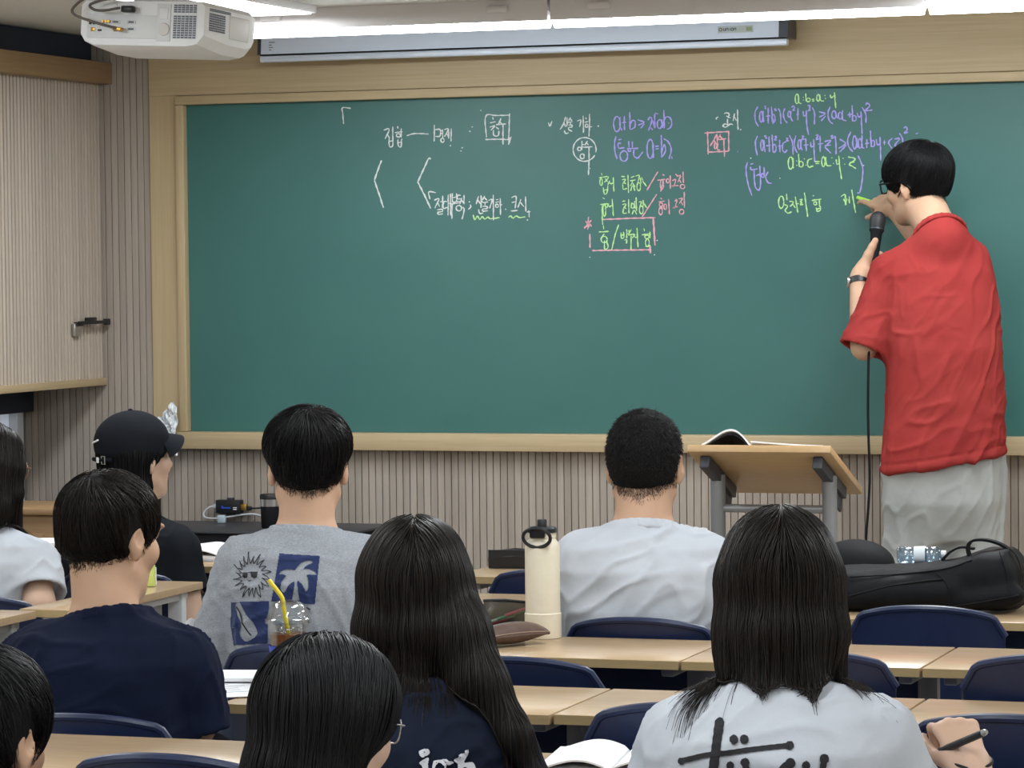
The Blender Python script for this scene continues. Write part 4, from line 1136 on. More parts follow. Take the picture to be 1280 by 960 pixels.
class Person:
    """local frame: origin on the floor under the pelvis, +Y where the body faces, +Z up"""
    def __init__(s, label, loc, rz, skin='skin', group='people'):
        s.loc = np.array([loc[0], loc[1], loc[2] if len(loc) > 2 else 0.], float); s.rz = R_(rz)
        s.Rw = np.array(RZ(s.rz)); s.label = label; s.skin = skin; s.parts = []; s.lipbox = None
        s.body = Field(); s.fine = []
    def to_local(s, p): return s.Rw.T @ (np.asarray(p, float) - s.loc)
    def to_world(s, p): return s.loc + np.asarray(p) @ s.Rw.T
    def px(s, x, y, dy):            # photograph pixel at world depth dy -> local point
        return s.to_local(on_y(x, y, dy))
    # ---- head
    def head(s, hc, yaw=0, pitch=0, roll=0, size=1.0, neck_base=None, neck_r=.056, ears=True):
        s.hc = np.asarray(hc, float); s.hr = rot3(yaw, pitch, roll); s.hs = size
        hp = lambda x, y, z: s.hc + s.hr @ (np.array([x, y, z]) * size)
        s.hp = hp; f = s.body; z_ = size
        E = lambda c, r, k=.02, rot=None, sub=False: f.ell(hp(*c), np.array(r) * z_, s.hr if rot is None else s.hr @ rot, k, sub)
        E((0, -.014, .030), (.0745, .094, .084))
        E((0, .030, -.030), (.060, .062, .078), .03)
        E((0, .052, -.070), (.036, .034, .034), .03)
        f.cone(hp(0, .066, -.098), hp(0, .062, -.090), .017 * z_, .02 * z_, .02)
        for sx in (-1, 1):
            f.cone(hp(sx * .052, .0, -.060), hp(sx * .018, .064, -.098), .016 * z_, .013 * z_, .03)
            E((sx * .040, .062, -.022), (.024, .024, .026), .02)
            E((sx * .031, .100, .012), (.017, .014, .012), .014, sub=True)
            E((sx * .031, .082, .014), (.0125, .0125, .0125), .004)
            E((sx * .031, .088, .030), (.024, .010, .008), .012)
            E((sx * .0115, .098, -.030), (.009, .010, .008), .008)
        f.cone(hp(0, .090, .014), hp(0, .112, -.026), .008 * z_, .0115 * z_, .010)
        E((0, .093, -.057), (.022, .009, .0055), .006); E((0, .0925, -.066), (.019, .009, .006), .005)
        if ears:
            for sx in (-1, 1):
                A = rot3(sx * -24, -6, 0)
                E((sx * .0800, -.010, -.004), (.0060, .0175, .0285), .006, A)
                E((sx * .0785, -.005, -.031), (.0055, .009, .011), .006, A)
                E((sx * .0868, -.005, .000), (.005, .010, .016), .004, A, True)
        nb = np.asarray(neck_base, float); s.nb = nb
        f.cone(hp(0, -.022, -.050), nb, neck_r * z_, (neck_r + .004) * z_, .03)
        f.cone(hp(0, .015, -.075), nb + np.array([0, .012, 0]), .042 * z_, .05 * z_, .03)
        lo = s.hc - .17 * size; hi = s.hc + .17 * size
        s.fine.append((lo, hi, .0034))
        s.lipbox = (hp(0, .097, -.062), .024 * size)
    def eyes(s):
        for sx in (-1, 1):
            b = MB(); bmesh.ops.create_uvsphere(b.bm, u_segments=12, v_segments=8, radius=.0112 * s.hs)
            o = b.build('eye', M['eye']); s.parts.append(o); o.location = s.hp(sx * .031, .0845, .014)
    # ---- torso and limbs
    def torso(s, rows, grow=-.010): s.rows = rows; s.body.loft(rows, .03, grow)
    def shoulders(s, L, Rr, r=.050):
        up = s.nb + np.array([0, -.01, -.045])
        for q in (L, Rr):
            s.body.cone(up, np.asarray(q), .046, r, .035)
    def arm(s, sh, el, wr, r=(.048, .041, .040, .027)):
        f = s.body; sh, el, wr = [np.asarray(q, float) for q in (sh, el, wr)]
        f.cone(sh, el, r[0], r[1], .03); m = el + (wr - el) * .25
        f.cone(el, m, r[1] * .97, r[2], .02); f.cone(m, wr, r[2], r[3], .02)
    def leg(s, hip, kn, an, r=(.080, .058, .052, .038)):
        f = s.body; hip, kn, an = [np.asarray(q, float) for q in (hip, kn, an)]
        f.cone(hip, kn, r[0], r[1], .03); m = kn + (an - kn) * .3
        f.cone(kn, m, r[1], r[2], .02); f.cone(m, an, r[2], r[3], .02)
        f.cone(an, an + np.array([0, .13, -.045]), .036, .026, .03)
    def finish_body(s, res=.009):
        Vs, Qs = [], []; n = 0
        lo, hi = s.body.bounds(.03)
        V, Q = nets(s.body, res, lo, hi)
        if s.fine:
            c = V[Q].mean(1); keep = np.ones(len(Q), bool)
            for l, h, r in s.fine:
                m = 1.5 * r + .004
                keep &= ~((c > l + m) & (c < h - m)).all(1)
            Q = Q[keep]
        Vs.append(V); Qs.append(Q); n = len(V)
        for l, h, r in s.fine:
            v, q = nets(s.body, r, np.maximum(l, lo), np.minimum(h, hi)); Vs.append(v); Qs.append(q + n); n += len(v)
        V = np.concatenate(Vs); Q = np.concatenate(Qs)
        used = np.unique(Q); mp = np.full(len(V), -1); mp[used] = np.arange(len(used)); V = V[used]; Q = mp[Q]
        mi = np.zeros(len(Q), int)
        if s.lipbox is not None:
            c = (V[Q].mean(1) - s.lipbox[0]) @ s.hr
            mi = ((c / (np.array([.022, .016, .0095]) * s.hs)) ** 2).sum(1) < 1
        me = np_mesh('person', V, Q, mi=mi.astype(int))
        o = link('person', me, [M[s.skin], M['lips']])
        o.matrix_world = Matrix.Translation(s.loc) @ RZ(s.rz).to_4x4()
        tag(o, s.label, 'person', None)
        for p in s.parts: p.parent = o
        s.obj = o; return o
    def add(s, name, V, Q, m, mi=None):
        o = link(name, np_mesh(name, V, Q, mi=mi), m); s.parts.append(o); return o
    def cloth(s, name, f, m, res=.007, wr=(.0035, 22, 1), smooth=1, extra=None, lo=None, hi=None):
        V, Q = nets(f, res, lo, hi); V = relax(V, Q, smooth)
        N_ = grad(f, V, .003)
        a, sc, seed = wr
        d = a * vnoise(V * np.array([1., 1., .8]), sc * 2.2, seed, 2)
        if extra is not None: d = d + extra(V)
        for e, dd, r in getattr(s, 'hems', []):
            t = (e - V) @ dd; near = np.linalg.norm(V - e, axis=1) < .15
            d = np.where(near, d * np.clip(t / .05, .06, 1), d)
        V = V + N_ * d[:, None]
        o = s.add(name, V, Q, m)
        s.last = (V, Q); return o

# ---- hair
def hair_shell_strands(P, f, roots, flow, length, steps, r0, r1, m, lift=(.0, .004), stick=1., gravity=.35, free_z=None, seed=1,
                       shell_res=.004, jitter=.12, avoid=None, shell=True, tone=(.15, .8), shell_wr=.0012, lo=None, hi=None, clump=0.0, kill=None, extra=None):
    """hair part of person P: a soft shell f in the person's frame plus strands that run over it"""
    r = np.random.default_rng(seed)
    Vs, Qs, Ts = [], [], []; n = 0; ns = 0; free = None
    if shell:
        V, Q = nets(f, shell_res, lo, hi); V = relax(V, Q, 1)
        N_ = grad(f, V, .002); V = V + N_ * (shell_wr * vnoise(V * np.array([1, 1, .25]), 130, seed, 2) - .0008)[:, None]
        Vs.append(V); Qs.append(Q); Ts.append(np.full(len(V), .12)); n = len(V); ns = len(Q)
    p = roots.copy(); N = len(p)
    off = lift[0] + (lift[1] - lift[0]) * r.random(N) ** 1.6
    ln = length(p, r) if callable(length) else np.full(N, length)
    ds = ln / steps
    path = [p + grad(f, p) * 0]
    g = grad(f, p); p = p - g * (f(p) - off)[:, None]; path = [p.copy()]
    d = flow(p); jit = r.normal(size=(N, 3)) * jitter
    if clump:
        jit = jit + clump * np.stack([vnoise(roots, 90, seed + q, 1) for q in range(3)], 1)
    for k in range(steps):
        t = flow(p) + jit + np.array([0, 0, -gravity])
        d = .55 * d + .45 * t / np.maximum(np.linalg.norm(t, axis=1, keepdims=True), 1e-9)
        g = grad(f, p)
        st = np.full(N, stick)
        if free is None: free = np.zeros(N, bool)
        if free_z is not None: free |= (p[:, 2] < free_z) & (g[:, 2] < -.35); st = np.where(free, 0., st)
        d = d - g * ((d * g).sum(1) * st)[:, None]
        d /= np.maximum(np.linalg.norm(d, axis=1, keepdims=True), 1e-9)
        p = p + d * ds[:, None]
        e = f(p) - off
        e = np.clip(e, -.02, .012)
        p = p - g * (e * st)[:, None]
        if avoid is not None:
            av = avoid(p); q = np.maximum(.003 + off - av, 0); q = np.minimum(q, .02)
            if (q > 0).any(): p = p + grad(avoid, p) * q[:, None]
        path.append(p.copy())
    path = np.stack(path, 1)
    if kill is not None:
        path = path[~kill(path).any(1)]; N = len(path)
    V, Q = tubes_mesh(path, r0, r1, .7 + .6 * r.random(N))
    Vs.append(V); Qs.append(Q + n); n += len(V)
    tn = tone[0] + (tone[1] - tone[0]) * r.random(N) ** 1.5
    if extra is not None:
        V, Q = tubes_mesh(extra, r0 * .5, r0 * .15); Vs.append(V); Qs.append(Q + n); n += len(V)
    Ts.append(np.repeat(tn, (steps + 1) * 3))
    if extra is not None: Ts.append(np.full(extra.shape[0] * extra.shape[1] * 3, .3))
    V = np.concatenate(Vs); Q = np.concatenate(Qs); T = np.concatenate(Ts)
    mi = np.zeros(len(Q), int); mi[:ns] = 1
    o = P.add('hair', V, Q, [m, M['hair_scalp']], mi)
    at = o.data.attributes.new('tone', 'FLOAT', 'POINT')
    if len(at.data) == len(T): at.data.foreach_set('value', T.astype(np.float32))
    return o
def scatter(f, n, lo, hi, cond, seed=0):
    r = np.random.default_rng(seed); out = []
    tot = 0
    for _ in range(40):
        p = lo + (hi - lo) * r.random((n * 4, 3))
        d = f(p); p = p[np.abs(d) < .02]
        for _ in range(3): p = p - grad(f, p) * f(p)[:, None]
        p = p[(np.abs(f(p)) < .002) & cond(p)]
        out.append(p); tot += len(p)
        if tot >= n: break
    return np.concatenate(out)[:n]
def short_hair(P, m='hair_black', top=.0, w=.087, back=.106, nape=-.078, fringe=True, ncount=4200, slen=(.05, .085), lift=(-.001, .006),
               whorl=(.012, -.062), two_block=True, seed=3, r0=.0008, buzz=False, face=True, height=.086, nape_w=.073, burn=-.03):
    """cropped hair over the whole skull; the shell is shaped in head coordinates"""
    s = P.hs; hp = P.hp; f = Field()
    E = lambda c, r, k=.02, sub=False: f.ell(hp(*c), np.array(r) * s, P.hr, k, sub)
    E((0, -.010, .040 + top), (w, back, height))
    if two_block: E((0, -.024, -.008), (nape_w, .083, .062), .022)
    else: E((0, -.022, -.010), (.079, .090, .080), .03)
    E((0, .128, -.045), (.130, .078, .108), .006, True)                     # the face
    for sx in (-1, 1):
        E((sx * .088, .012, -.034), (.030, .033, .044), .006, True)         # round the ears
    A = P.hr; c = hp(0, 0, nape)
    lo, hi = f.bounds(.02)
    f.half(c, -(A @ np.array([0, -.28, 1.])), lo - .1, hi + .1, .012)
    inv = lambda p: (p - P.hc) @ P.hr / s
    wl = hp(whorl[0], whorl[1], .0)
    ax = P.hr[:, 2]
    def flow(p):
        q = inv(p)
        d = np.stack([q[:, 0] - whorl[0], q[:, 1] - whorl[1], np.zeros(len(q))], 1)
        rr = np.linalg.norm(d, axis=1, keepdims=True); d = d / np.maximum(rr, .008)
        sw = np.stack([-d[:, 1], d[:, 0], d[:, 2]], 1) * np.exp(-rr / .03) * .9
        d = d + sw; d[:, 2] -= np.where(q[:, 2] < .06, .9, .25)
        if buzz: d = d * .55
        return d @ P.hr.T
    cond = lambda p: inv(p)[:, 2] > nape + .004
    roots = scatter(f, ncount, lo, hi, cond, seed)
    zf = lambda p: np.clip((inv(p)[:, 2] + .06) / .10, .12, 1)
    def length(p, r): return (slen[0] + (slen[1] - slen[0]) * r.random(len(p))) * zf(p)
    P.hairf = f
    ear = lambda q: sum(((((inv(q) - np.array([sx * .086, -.004, -.012])) / np.array([.026, .024, .036])) ** 2).sum(-1) < 1) for sx in (-1, 1)) > 0
    kill = lambda path: ear(path.reshape(-1, 3)).reshape(path.shape[:2])
    # cropped fade below the hairline, rooted on the skin itself
    rr = np.random.default_rng(seed + 50)
    lo2, hi2 = P.hc - .14, P.hc + .10
    zc = lambda q: inv(q)
    cnd = lambda p: (zc(p)[:, 1] < .002) & (zc(p)[:, 2] > nape - .034 + .05 * np.abs(zc(p)[:, 0]) / .07 * 0) & (zc(p)[:, 2] < .02) & (np.abs(zc(p)[:, 0]) < .080)
    rt = scatter(P.body, 16000, lo2, hi2, cnd, seed + 9)
    q = zc(rt); hl = nape + .006 + .030 * np.minimum(1, (np.abs(q[:, 0]) / .062) ** 2) - .004 * np.cos(q[:, 0] * 160)
    keep = rr.random(len(rt)) < np.clip(1.0 - (hl - q[:, 2]) / .022, .0, 1) ** 1.6
    rt = rt[keep & ~ear(rt)]
    g = grad(P.body, rt); dn = np.array([0, 0, -1.]) + rr.normal(size=rt.shape) * .25; dn = dn - g * (dn * g).sum(1, keepdims=True) * .8
    t = np.linspace(0, 1, 4)[None, :, None]
    ex = rt[:, None] + (dn[:, None] * .0042 + g[:, None] * .0010) * t
    return hair_shell_strands(P, f, roots, flow, length, 9 if not buzz else 4, r0, r0 * .35, M[m], lift, stick=.9 if not buzz else .15,
                              gravity=.15, seed=seed, shell_res=.0042, jitter=.16 if not buzz else .5, clump=.10, kill=kill, extra=ex)
def shorts_and_legs(P, m, shoes='black_matte', hipz=.575, hipw=.10, knee_y=.345, knee_z=.565, foot_y=.36, pants_len=.06):
    """seated legs, trousers and shoes"""
    tf = Field()
    tf.loft([(hipz - .09, 0, .00, .165, .125), (hipz, 0, 0, .172, .13), (hipz + .08, 0, -.015, .160, .115)], .02)
    for sx in (-1, 1):
        hip = (sx * hipw, .0, hipz); kn = (sx * (hipw + .03), knee_y, knee_z); an = (sx * (hipw + .03), foot_y, .085)
        P.leg(hip, kn, an)
        tf.cone(hip, kn, .086, .074, .04); tf.cone(kn, (an[0], an[1], .10), .074, .062, .03)
        sf = Field(); sf.cone((an[0], an[1] - .05, .042), (an[0], an[1] + .16, .036), .040, .036, .02); sf.cone((an[0], an[1] - .03, .05), (an[0], an[1], .09), .042, .044, .03)
        lo, hi = sf.bounds(.02); sf.half((0, 0, .004), (0, 0, -1), lo - .05, (hi[0] + .05, hi[1] + .05, .004), .006)
        V, Q = nets(sf, .008); P.add('shoe', V, Q, M[shoes])
    lo, hi = tf.bounds(.02)
    P.cloth('trousers', tf, m, .010, (.004, 20, 5))
def ring_chain(f, c, axes, ru, rv, r, n=18, k=.004, lift=None):
    """torus-like ribbing made of capsules"""
    c = np.asarray(c, float); u, v = [np.asarray(a, float) for a in axes]
    pts = [c + u * ru * math.cos(a) + v * rv * math.sin(a) + (np.array([0, 0, lift(a)]) if lift else 0) for a in np.linspace(0, 2 * math.pi, n + 1)]
    for i in range(n): f.cone(pts[i], pts[i + 1], r, r, k)
def sleeve_cone(f, a, e, ra, rb, k, d):
    """one sleeve: a tapered tube with an open, cut-off end"""
    a = np.asarray(a, float); e = np.asarray(e, float); ba = e - a; L2 = float(ba @ ba)
    def fn(P):
        t = np.clip(((P - a) @ ba) / L2, 0, 1.3)
        q = np.linalg.norm(P - a - t[..., None] * ba, axis=-1); r = ra + (rb - ra) * t
        cut = (P - e) @ d
        inner = (r - .0105) - q
        inner = np.minimum(inner, cut + .030)
        return np.maximum(np.maximum(q - r, cut), inner)
    m = max(ra, rb)
    f.add(fn, np.minimum(a, e) - m, np.maximum(a, e) + m, k)
def tee(P, rows, m, shL, elL, shR, elR, sleeve=.55, sr=(.066, .074), grow=.006, hem=None, hem_t=0., neck=None, neck_r=(.072, .066), long_=None, collar=True,
        res=.0065, wr=(.0032, 20, 1), name='t_shirt', extra=None, folds=(), wrL=None, wrR=None, kk=.035, slope=.055, ylift=0.):
    """T-shirt over the torso rows; sleeve is the covered share of the upper arm"""
    f = Field(); f.loft(rows, .03, grow); P.hems = []
    up = P.nb + np.array([0, -.012, -.048])
    ends = []
    for sx, sh, el, wr_ in ((-1, shL, elL, wrL), (1, shR, elR, wrR)):
        sh, el = np.asarray(sh, float), np.asarray(el, float)
        f.cone(up, sh, slope, sr[0] * .92, .04)
        e = sh + (el - sh) * sleeve
        if long_ is None:
            dd_ = (el - sh) / np.linalg.norm(el - sh); sleeve_cone(f, sh, e, sr[0], sr[1], kk, dd_); P.hems.append((e, dd_, sr[1]))
        else:
            w3 = np.asarray(wr_, float); f.cone(sh, el, sr[0], sr[1], kk)
            e2 = el + (w3 - el) * long_; dd_ = (w3 - el) / np.linalg.norm(w3 - el); sleeve_cone(f, el, e2, sr[1], sr[1] * .78, .03, dd_)
    for a, b_, r_, k_ in folds: f.cone(a, b_, r_, r_ * .6, k_)
    # neck opening
    nc = P.nb if neck is None else np.asarray(neck, float)
    ax = P.hp(0, -.022, -.05) - P.nb; ax = ax / np.linalg.norm(ax)
    nc = nc - ax * .012
    f.cone(nc - ax * .035, nc + ax * .03, neck_r[0] + .009, neck_r[0] + .002, .035)
    f.half(nc + ax * .010, ax, nc - .2 + ax * .1, nc + .2 + ax * .1, .006)
    f.cone(nc - ax * .02, nc + ax * .09, neck_r[0] - .006, neck_r[0] - .004, .004, True)
    if hem is not None:
        lo, hi = f.bounds(.03); f.half((0, 0, hem), (hem_t, 0, -1), lo - .05, (hi[0] + .05, hi[1] + .05, hem + .1), .006)
    P.shirtf = f
    o = P.cloth(name, f, m, res, wr, 1, extra); P.hems = []
    if collar:
        cf = Field(); uu = np.cross(ax, np.array([1., 0, 0])); uu /= np.linalg.norm(uu); vv = np.cross(ax, uu)
        for q, dr in ((.010, .0005), (.0045, .0025), (-.001, .0048), (-.0065, .0068)):
            ring_chain(cf, nc + ax * q, (vv, uu), neck_r[0] + dr + .0035, neck_r[0] + dr + .0035, .0046, 24, .005)
        V, Q = nets(cf, .0038); V = relax(V, Q, 1)
        c = link('collar', np_mesh('collar', V, Q), m); c.parent = o
    return o
def creases(P, seed, amp=.004, scale=15, axis=(.5, 0, 1.), stretch=.35):
    """ridged folds: long along axis, sharp across it"""
    a = np.asarray(axis, float); a /= np.linalg.norm(a)
    def fn(V):
        U = V - (V @ a)[:, None] * a * (1 - stretch)
        n = vnoise(U + .012 * np.stack([vnoise(V, 26, seed + 3), vnoise(V, 26, seed + 4), vnoise(V, 26, seed + 5)], 1), scale * 3.6, seed, 1)
        mask = np.clip(.45 + .9 * vnoise(V, 16, seed + 7, 1), 0, 1)
        return amp * (np.maximum(0, 1 - np.abs(n) * 1.6) ** 2) * mask
    return fn
def creases2(*fs): return lambda V: sum(f(V) for f in fs)
def seated(label, hpx, dy, rz=0, yaw=0, pitch=8, roll=0, size=1.0, lean=.10, skin='skin', shw=.178, drop=.095, hipz=.575, auto=True, deskgap=.035, armR=True, hx=0., neck=(-.045, -.150),
           neck_r=.056, width=1.0, elL=(-.06, .06, -.27), elR=(.06, .06, -.27), wrL=(.10, .24, .03), wrR=(-.10, .24, .03), shy=0., shdz=0., hands=True, hunch=.02, eyes=True, bodyres=.009, nbx=0., ears=True, hand_res=.0042):
    h = on_y(hpx[0], hpx[1], dy)
    Rw = np.array(RZ(R_(rz)))
    root = h - Rw @ np.array([hx, lean, 0]); root[2] = 0; nbx = nbx + hx
    P = Person(label, root, rz, skin)
    hc = np.array([hx, lean, h[2]])
    nb = hc + np.array([nbx - hx, neck[0] * size, neck[1] * size])
    P.head(hc, yaw, pitch, roll, size, nb, neck_r, ears)
    T = nb[2] - hipz; rows = []
    for t, rx, ry in ((-.16, .172, .118), (0, .176, .122), (.22, .160, .108), (.5, .166, .110), (.74, .178, .108), (.87, .165, .088), (.95, .115, .068), (1.0, .07, .05)):
        tt = max(t, 0)
        rows.append((hipz + t * T, nbx * tt, (nb[1] - .012) * tt ** 1.15 - hunch * math.sin(math.pi * min(1, tt)), rx * width, ry))
    P.rows_ = rows; P.torso(rows)
    sl = np.array([-shw + nbx, nb[1] - .005 + shy, nb[2] - drop + shdz]); sr_ = np.array([shw + nbx, nb[1] - .005 + shy, nb[2] - drop - shdz])
    P.shoulders(sl, sr_)
    P.shL, P.shR = sl, sr_
    def el_(sh, d):
        d = np.array(d, float)
        if auto:
            d[2] = max(d[2], .705 - sh[2]); d[1] = min(max(d[1], .02), deskgap - sh[1])
        return sh + d
    P.elL, P.elR = el_(sl, elL), el_(sr_, elR)
    P.wrL, P.wrR = P.elL + np.array(wrL), P.elR + np.array(wrR)
    if auto:            # hands rest in the lap, under the desk top
        P.wrL = np.array([P.elL[0] * .42, P.elL[1] + .19, .65]); P.wrR = np.array([P.elR[0] * .42, P.elR[1] + .19, .65])
    P.wrL[2] = P.wrR[2] = .65
    P.arm(P.shL, P.elL, P.wrL)
    if armR: P.arm(P.shR, P.elR, P.wrR)
    return P
def rest_hands(P, res=.0046, L=True, R=True):
    for on, wr, el, right in ((L, P.wrL, P.elL, False), (R, P.wrR, P.elR, True)):
        if not on: continue
        d = wr - el; d[2] *= .3
        hand(P.body, wr, d, (0, 0, 1), [(18, 22, 12), (20, 26, 14), (24, 28, 14), (26, 30, 16)], right=right)
        dd = d / np.linalg.norm(d)
        P.fine.append((np.minimum(wr, wr + dd * .19) - .06, np.maximum(wr, wr + dd * .19) + .06, res))
def done(P, trousers=None, legs=True, eyes=True, **kw):
    if legs: shorts_and_legs(P, trousers, **kw)
    if eyes: P.eyes()
    return P.finish_body()
M['tee_navy'] = fabric('navy_cotton', (.0045, .0075, .023), (.007, .011, .031), 8, bs=.3, sheen=0)
M['tee_grey'] = mat('heather_grey', (.40, .42, .45), .95, spec=.1)
_v = coords(M['tee_grey'], (1, 1, 2.4)); lk(M['tee_grey'], ramp(M['tee_grey'], noise(M['tee_grey'], _v, 210, 3, .7), [(.32, (.22, .24, .27)), (.68, (.35, .37, .40))]), bsdf(M['tee_grey']).inputs['Base Color'])
bump(M['tee_grey'], noise(M['tee_grey'], _v, 26, 3), .25, .006)
M['tee_white'] = fabric('white_cotton', (.445, .475, .525), (.505, .535, .585), 7, bs=.35, sheen=0)
M['tee_black'] = fabric('black_cotton', (.008, .010, .014), (.013, .015, .020), 8, bs=.3, sheen=0)
M['tee_ink'] = fabric('dark_blue_black_cotton', (.006, .009, .020), (.010, .014, .028), 8, bs=.3, sheen=0)
M['tee_red'] = fabric('washed_red_cotton', (.275, .029, .028), (.33, .044, .040), 5, bs=.4, sheen=0)
M['denim'] = fabric('dark_denim', (.02, .03, .06), (.03, .042, .08), 10)
M['grey_pants'] = fabric('pale_grey_linen', (.36, .37, .365), (.42, .43, .425), 14, bs=.5)
M['black_pants'] = fabric('black_trousers', (.014, .014, .017), (.02, .02, .024), 10)

# --- person in the navy T-shirt
P = seated('person in a navy T-shirt with short dark hair, seen from behind at the lower left', (137, 672), 5.74, rz=12, yaw=-31, pitch=8, size=1.02, lean=.09, neck=(-.045, -.138),
           shw=.143, drop=.105, width=.95, elL=(-.05, .07, -.27), elR=(.030, .07, -.22), hunch=.035)
rest_hands(P)
tee(P, P.rows_, M['tee_navy'], P.shL, P.elL, P.shR, P.elR, sleeve=1.25, sr=(.068, .066), grow=.012, neck_r=(.072, .070), wr=(.003, 15, 2),
    extra=creases2(creases(P, 4, .007, 17, (.6, 0, 1)), creases(P, 8, .005, 22, (1, 0, .25))))
short_hair(P, seed=11, w=.086, back=.106, m='hair_brown', slen=(.05, .08), nape=-.060)
done(P, M['denim'])

# --- person in the grey printed shirt
P = seated('person in a grey long-sleeved shirt with sun and palm print on its back', (385, 583), 6.58, rz=14, yaw=8, pitch=4, size=1.0, lean=.095, deskgap=.008,
           shw=.134, drop=.082, width=.88, elL=(-.07, .05, -.29), elR=(.06, .12, -.26), wrL=(.10, .24, .02), hunch=.02, neck=(-.04, -.132))
rest_hands(P)
GREY = P
tee(P, P.rows_, M['tee_grey'], P.shL, P.elL, P.shR, P.elR, long_=.85, wrL=P.wrL, wrR=P.wrR, sr=(.064, .060), grow=.012, neck_r=(.070, .07), wr=(.003, 15, 12),
    extra=creases2(creases(P, 14, .005, 17, (-.4, 0, 1)), creases(P, 18, .004, 26, (1, 0, .1))), name='sweatshirt')
short_hair(P, seed=21, w=.094, back=.110, slen=(.06, .09), top=.005, nape=-.058, nape_w=.066)
done(P, M['denim'])

# --- crop-haired person in white
P = seated('person with close-cropped hair in a plain white T-shirt, seen from behind', (806, 581), 7.40, rz=10, yaw=-2, pitch=2, size=1.06, lean=.07, neck=(-.045, -.130),
           shw=.135, drop=.088, width=1.02, elL=(-.05, .05, -.27), elR=(.06, .06, -.27), hunch=.03, neck_r=.060)
rest_hands(P)
tee(P, P.rows_, M['tee_white'], P.shL, P.elL, P.shR, P.elR, sleeve=.95, sr=(.070, .076), grow=.014, neck_r=(.076, .07), wr=(.003, 14, 22),
    extra=creases2(creases(P, 24, .008, 15, (.7, 0, 1)), creases(P, 28, .008, 17, (1, 0, .35))))
short_hair(P, seed=31, w=.081, back=.104, top=-.007, slen=(.010, .016), lift=(0, .001), buzz=True, ncount=9000, two_block=True, nape=-.070, r0=.0008, m='hair_buzz', height=.091, nape_w=.072)
done(P, M['black_pants'])

def long_hair(P, extra, m, n, length, seed, part=(.0, 1), lenvar=.35, free_z=None, avoid=None, w=.090, back=.108, height=.092, r0=.0009, drop_ops=(), steps=22, tone=(.1, .8), face=True, lift=(-.001, .006), fwd=.0, rootz=-.01, lenx=None):
    """long straight hair: a skull-cap shell, drape shapes and strands running down from the parting"""
    s = P.hs; hp = P.hp; f = Field()
    f.ell(hp(0, -.012, .036), np.array((w, back, height)) * s, P.hr, .02)
    g_ = Field(); extra(g_, hp, s); l_, h_ = g_.bounds(0); f.add(g_, l_, h_, .03)
    if face: f.ell(hp(0, .135, -.050), np.array((.088, .080, .118)) * s, P.hr, .008, True)
    lo, hi = f.bounds(.02)
    inv = lambda p: (p - P.hc) @ P.hr / s
    def flow(p):
        q = inv(p)
        sgn = np.tanh((q[:, 0] - part[0]) / .014)
        top = np.clip((q[:, 2] - .02) / .10, 0, 1)
        d = np.stack([sgn * top * 1.0, -.55 * top * (q[:, 1] < .03) + fwd, -.25 - .75 * (1 - top)], 1)
        return d @ P.hr.T
    cond = lambda p: inv(p)[:, 2] > rootz
    roots = scatter(f, n, lo, hi, cond, seed)
    ln = lambda p, r: length * (1 - lenvar * r.random(len(p)) ** 1.3) * np.clip(.72 + 2.2 * (inv(p)[:, 2]), .6, 1.0) * (1 if lenx is None else lenx(inv(p)))
    P.hairf = f
    if free_z is None: free_z = P.hc[2] - .05
    return hair_shell_strands(P, f, roots, flow, ln, steps, r0, r0 * .4, M[m], lift, stick=.95, gravity=.6, free_z=free_z, seed=seed, shell_res=.0046,
                              jitter=.05, avoid=avoid, tone=tone, clump=.06)

# --- girl with very long hair in the navy lettered shirt
P = seated('person with very long black hair in a navy shirt with white lettering, lower centre', (519, 737), 4.90, rz=8, yaw=10, pitch=6, size=.90, lean=.08, hx=-.055,
           shw=.125, drop=.095, width=.82, elL=(-.04, .07, -.25), elR=(.05, .08, -.25), skin='skin_pale', neck_r=.048, neck=(-.035, -.150))
rest_hands(P)
INK = P
tee(P, P.rows_, M['tee_ink'], P.shL, P.elL, P.shR, P.elR, sleeve=.9, sr=(.062, .070), grow=.012, neck_r=(.064, .06), wr=(.003, 15, 32),
    extra=creases2(creases(P, 34, .006, 17, (.7, 0, 1)), creases(P, 38, .004, 22, (1, 0, .3))))
def ex(f, hp, s):
    f.chain([hp(-.040, -.036, .01), hp(-.052, -.045, -.07), hp(-.046, -.040, -.12), hp(-.036, -.030, -.15)], [.048, .044, .034, .012], .02)
    f.chain([hp(.0, -.055, .0), hp(.012, -.070, -.08), hp(.030, -.078, -.14)], [.055, .046, .020], .02)
    f.chain([hp(.055, -.035, .0), hp(.072, -.055, -.08), hp(.112, -.085, -.17), hp(.168, -.115, -.26), hp(.212, -.125, -.335), hp(.235, -.12, -.42)], [.040, .050, .042, .028, .016, .006], .02)
long_hair(P, ex, 'hair_brown', 5600, .54, 41, part=(.0, 1), avoid=P.shirtf, steps=32, r0=.0010, lenvar=.4, lenx=lambda q: np.clip(.58 + 6 * (q[:, 0] - .01), .56, 1))
done(P, M['denim'])

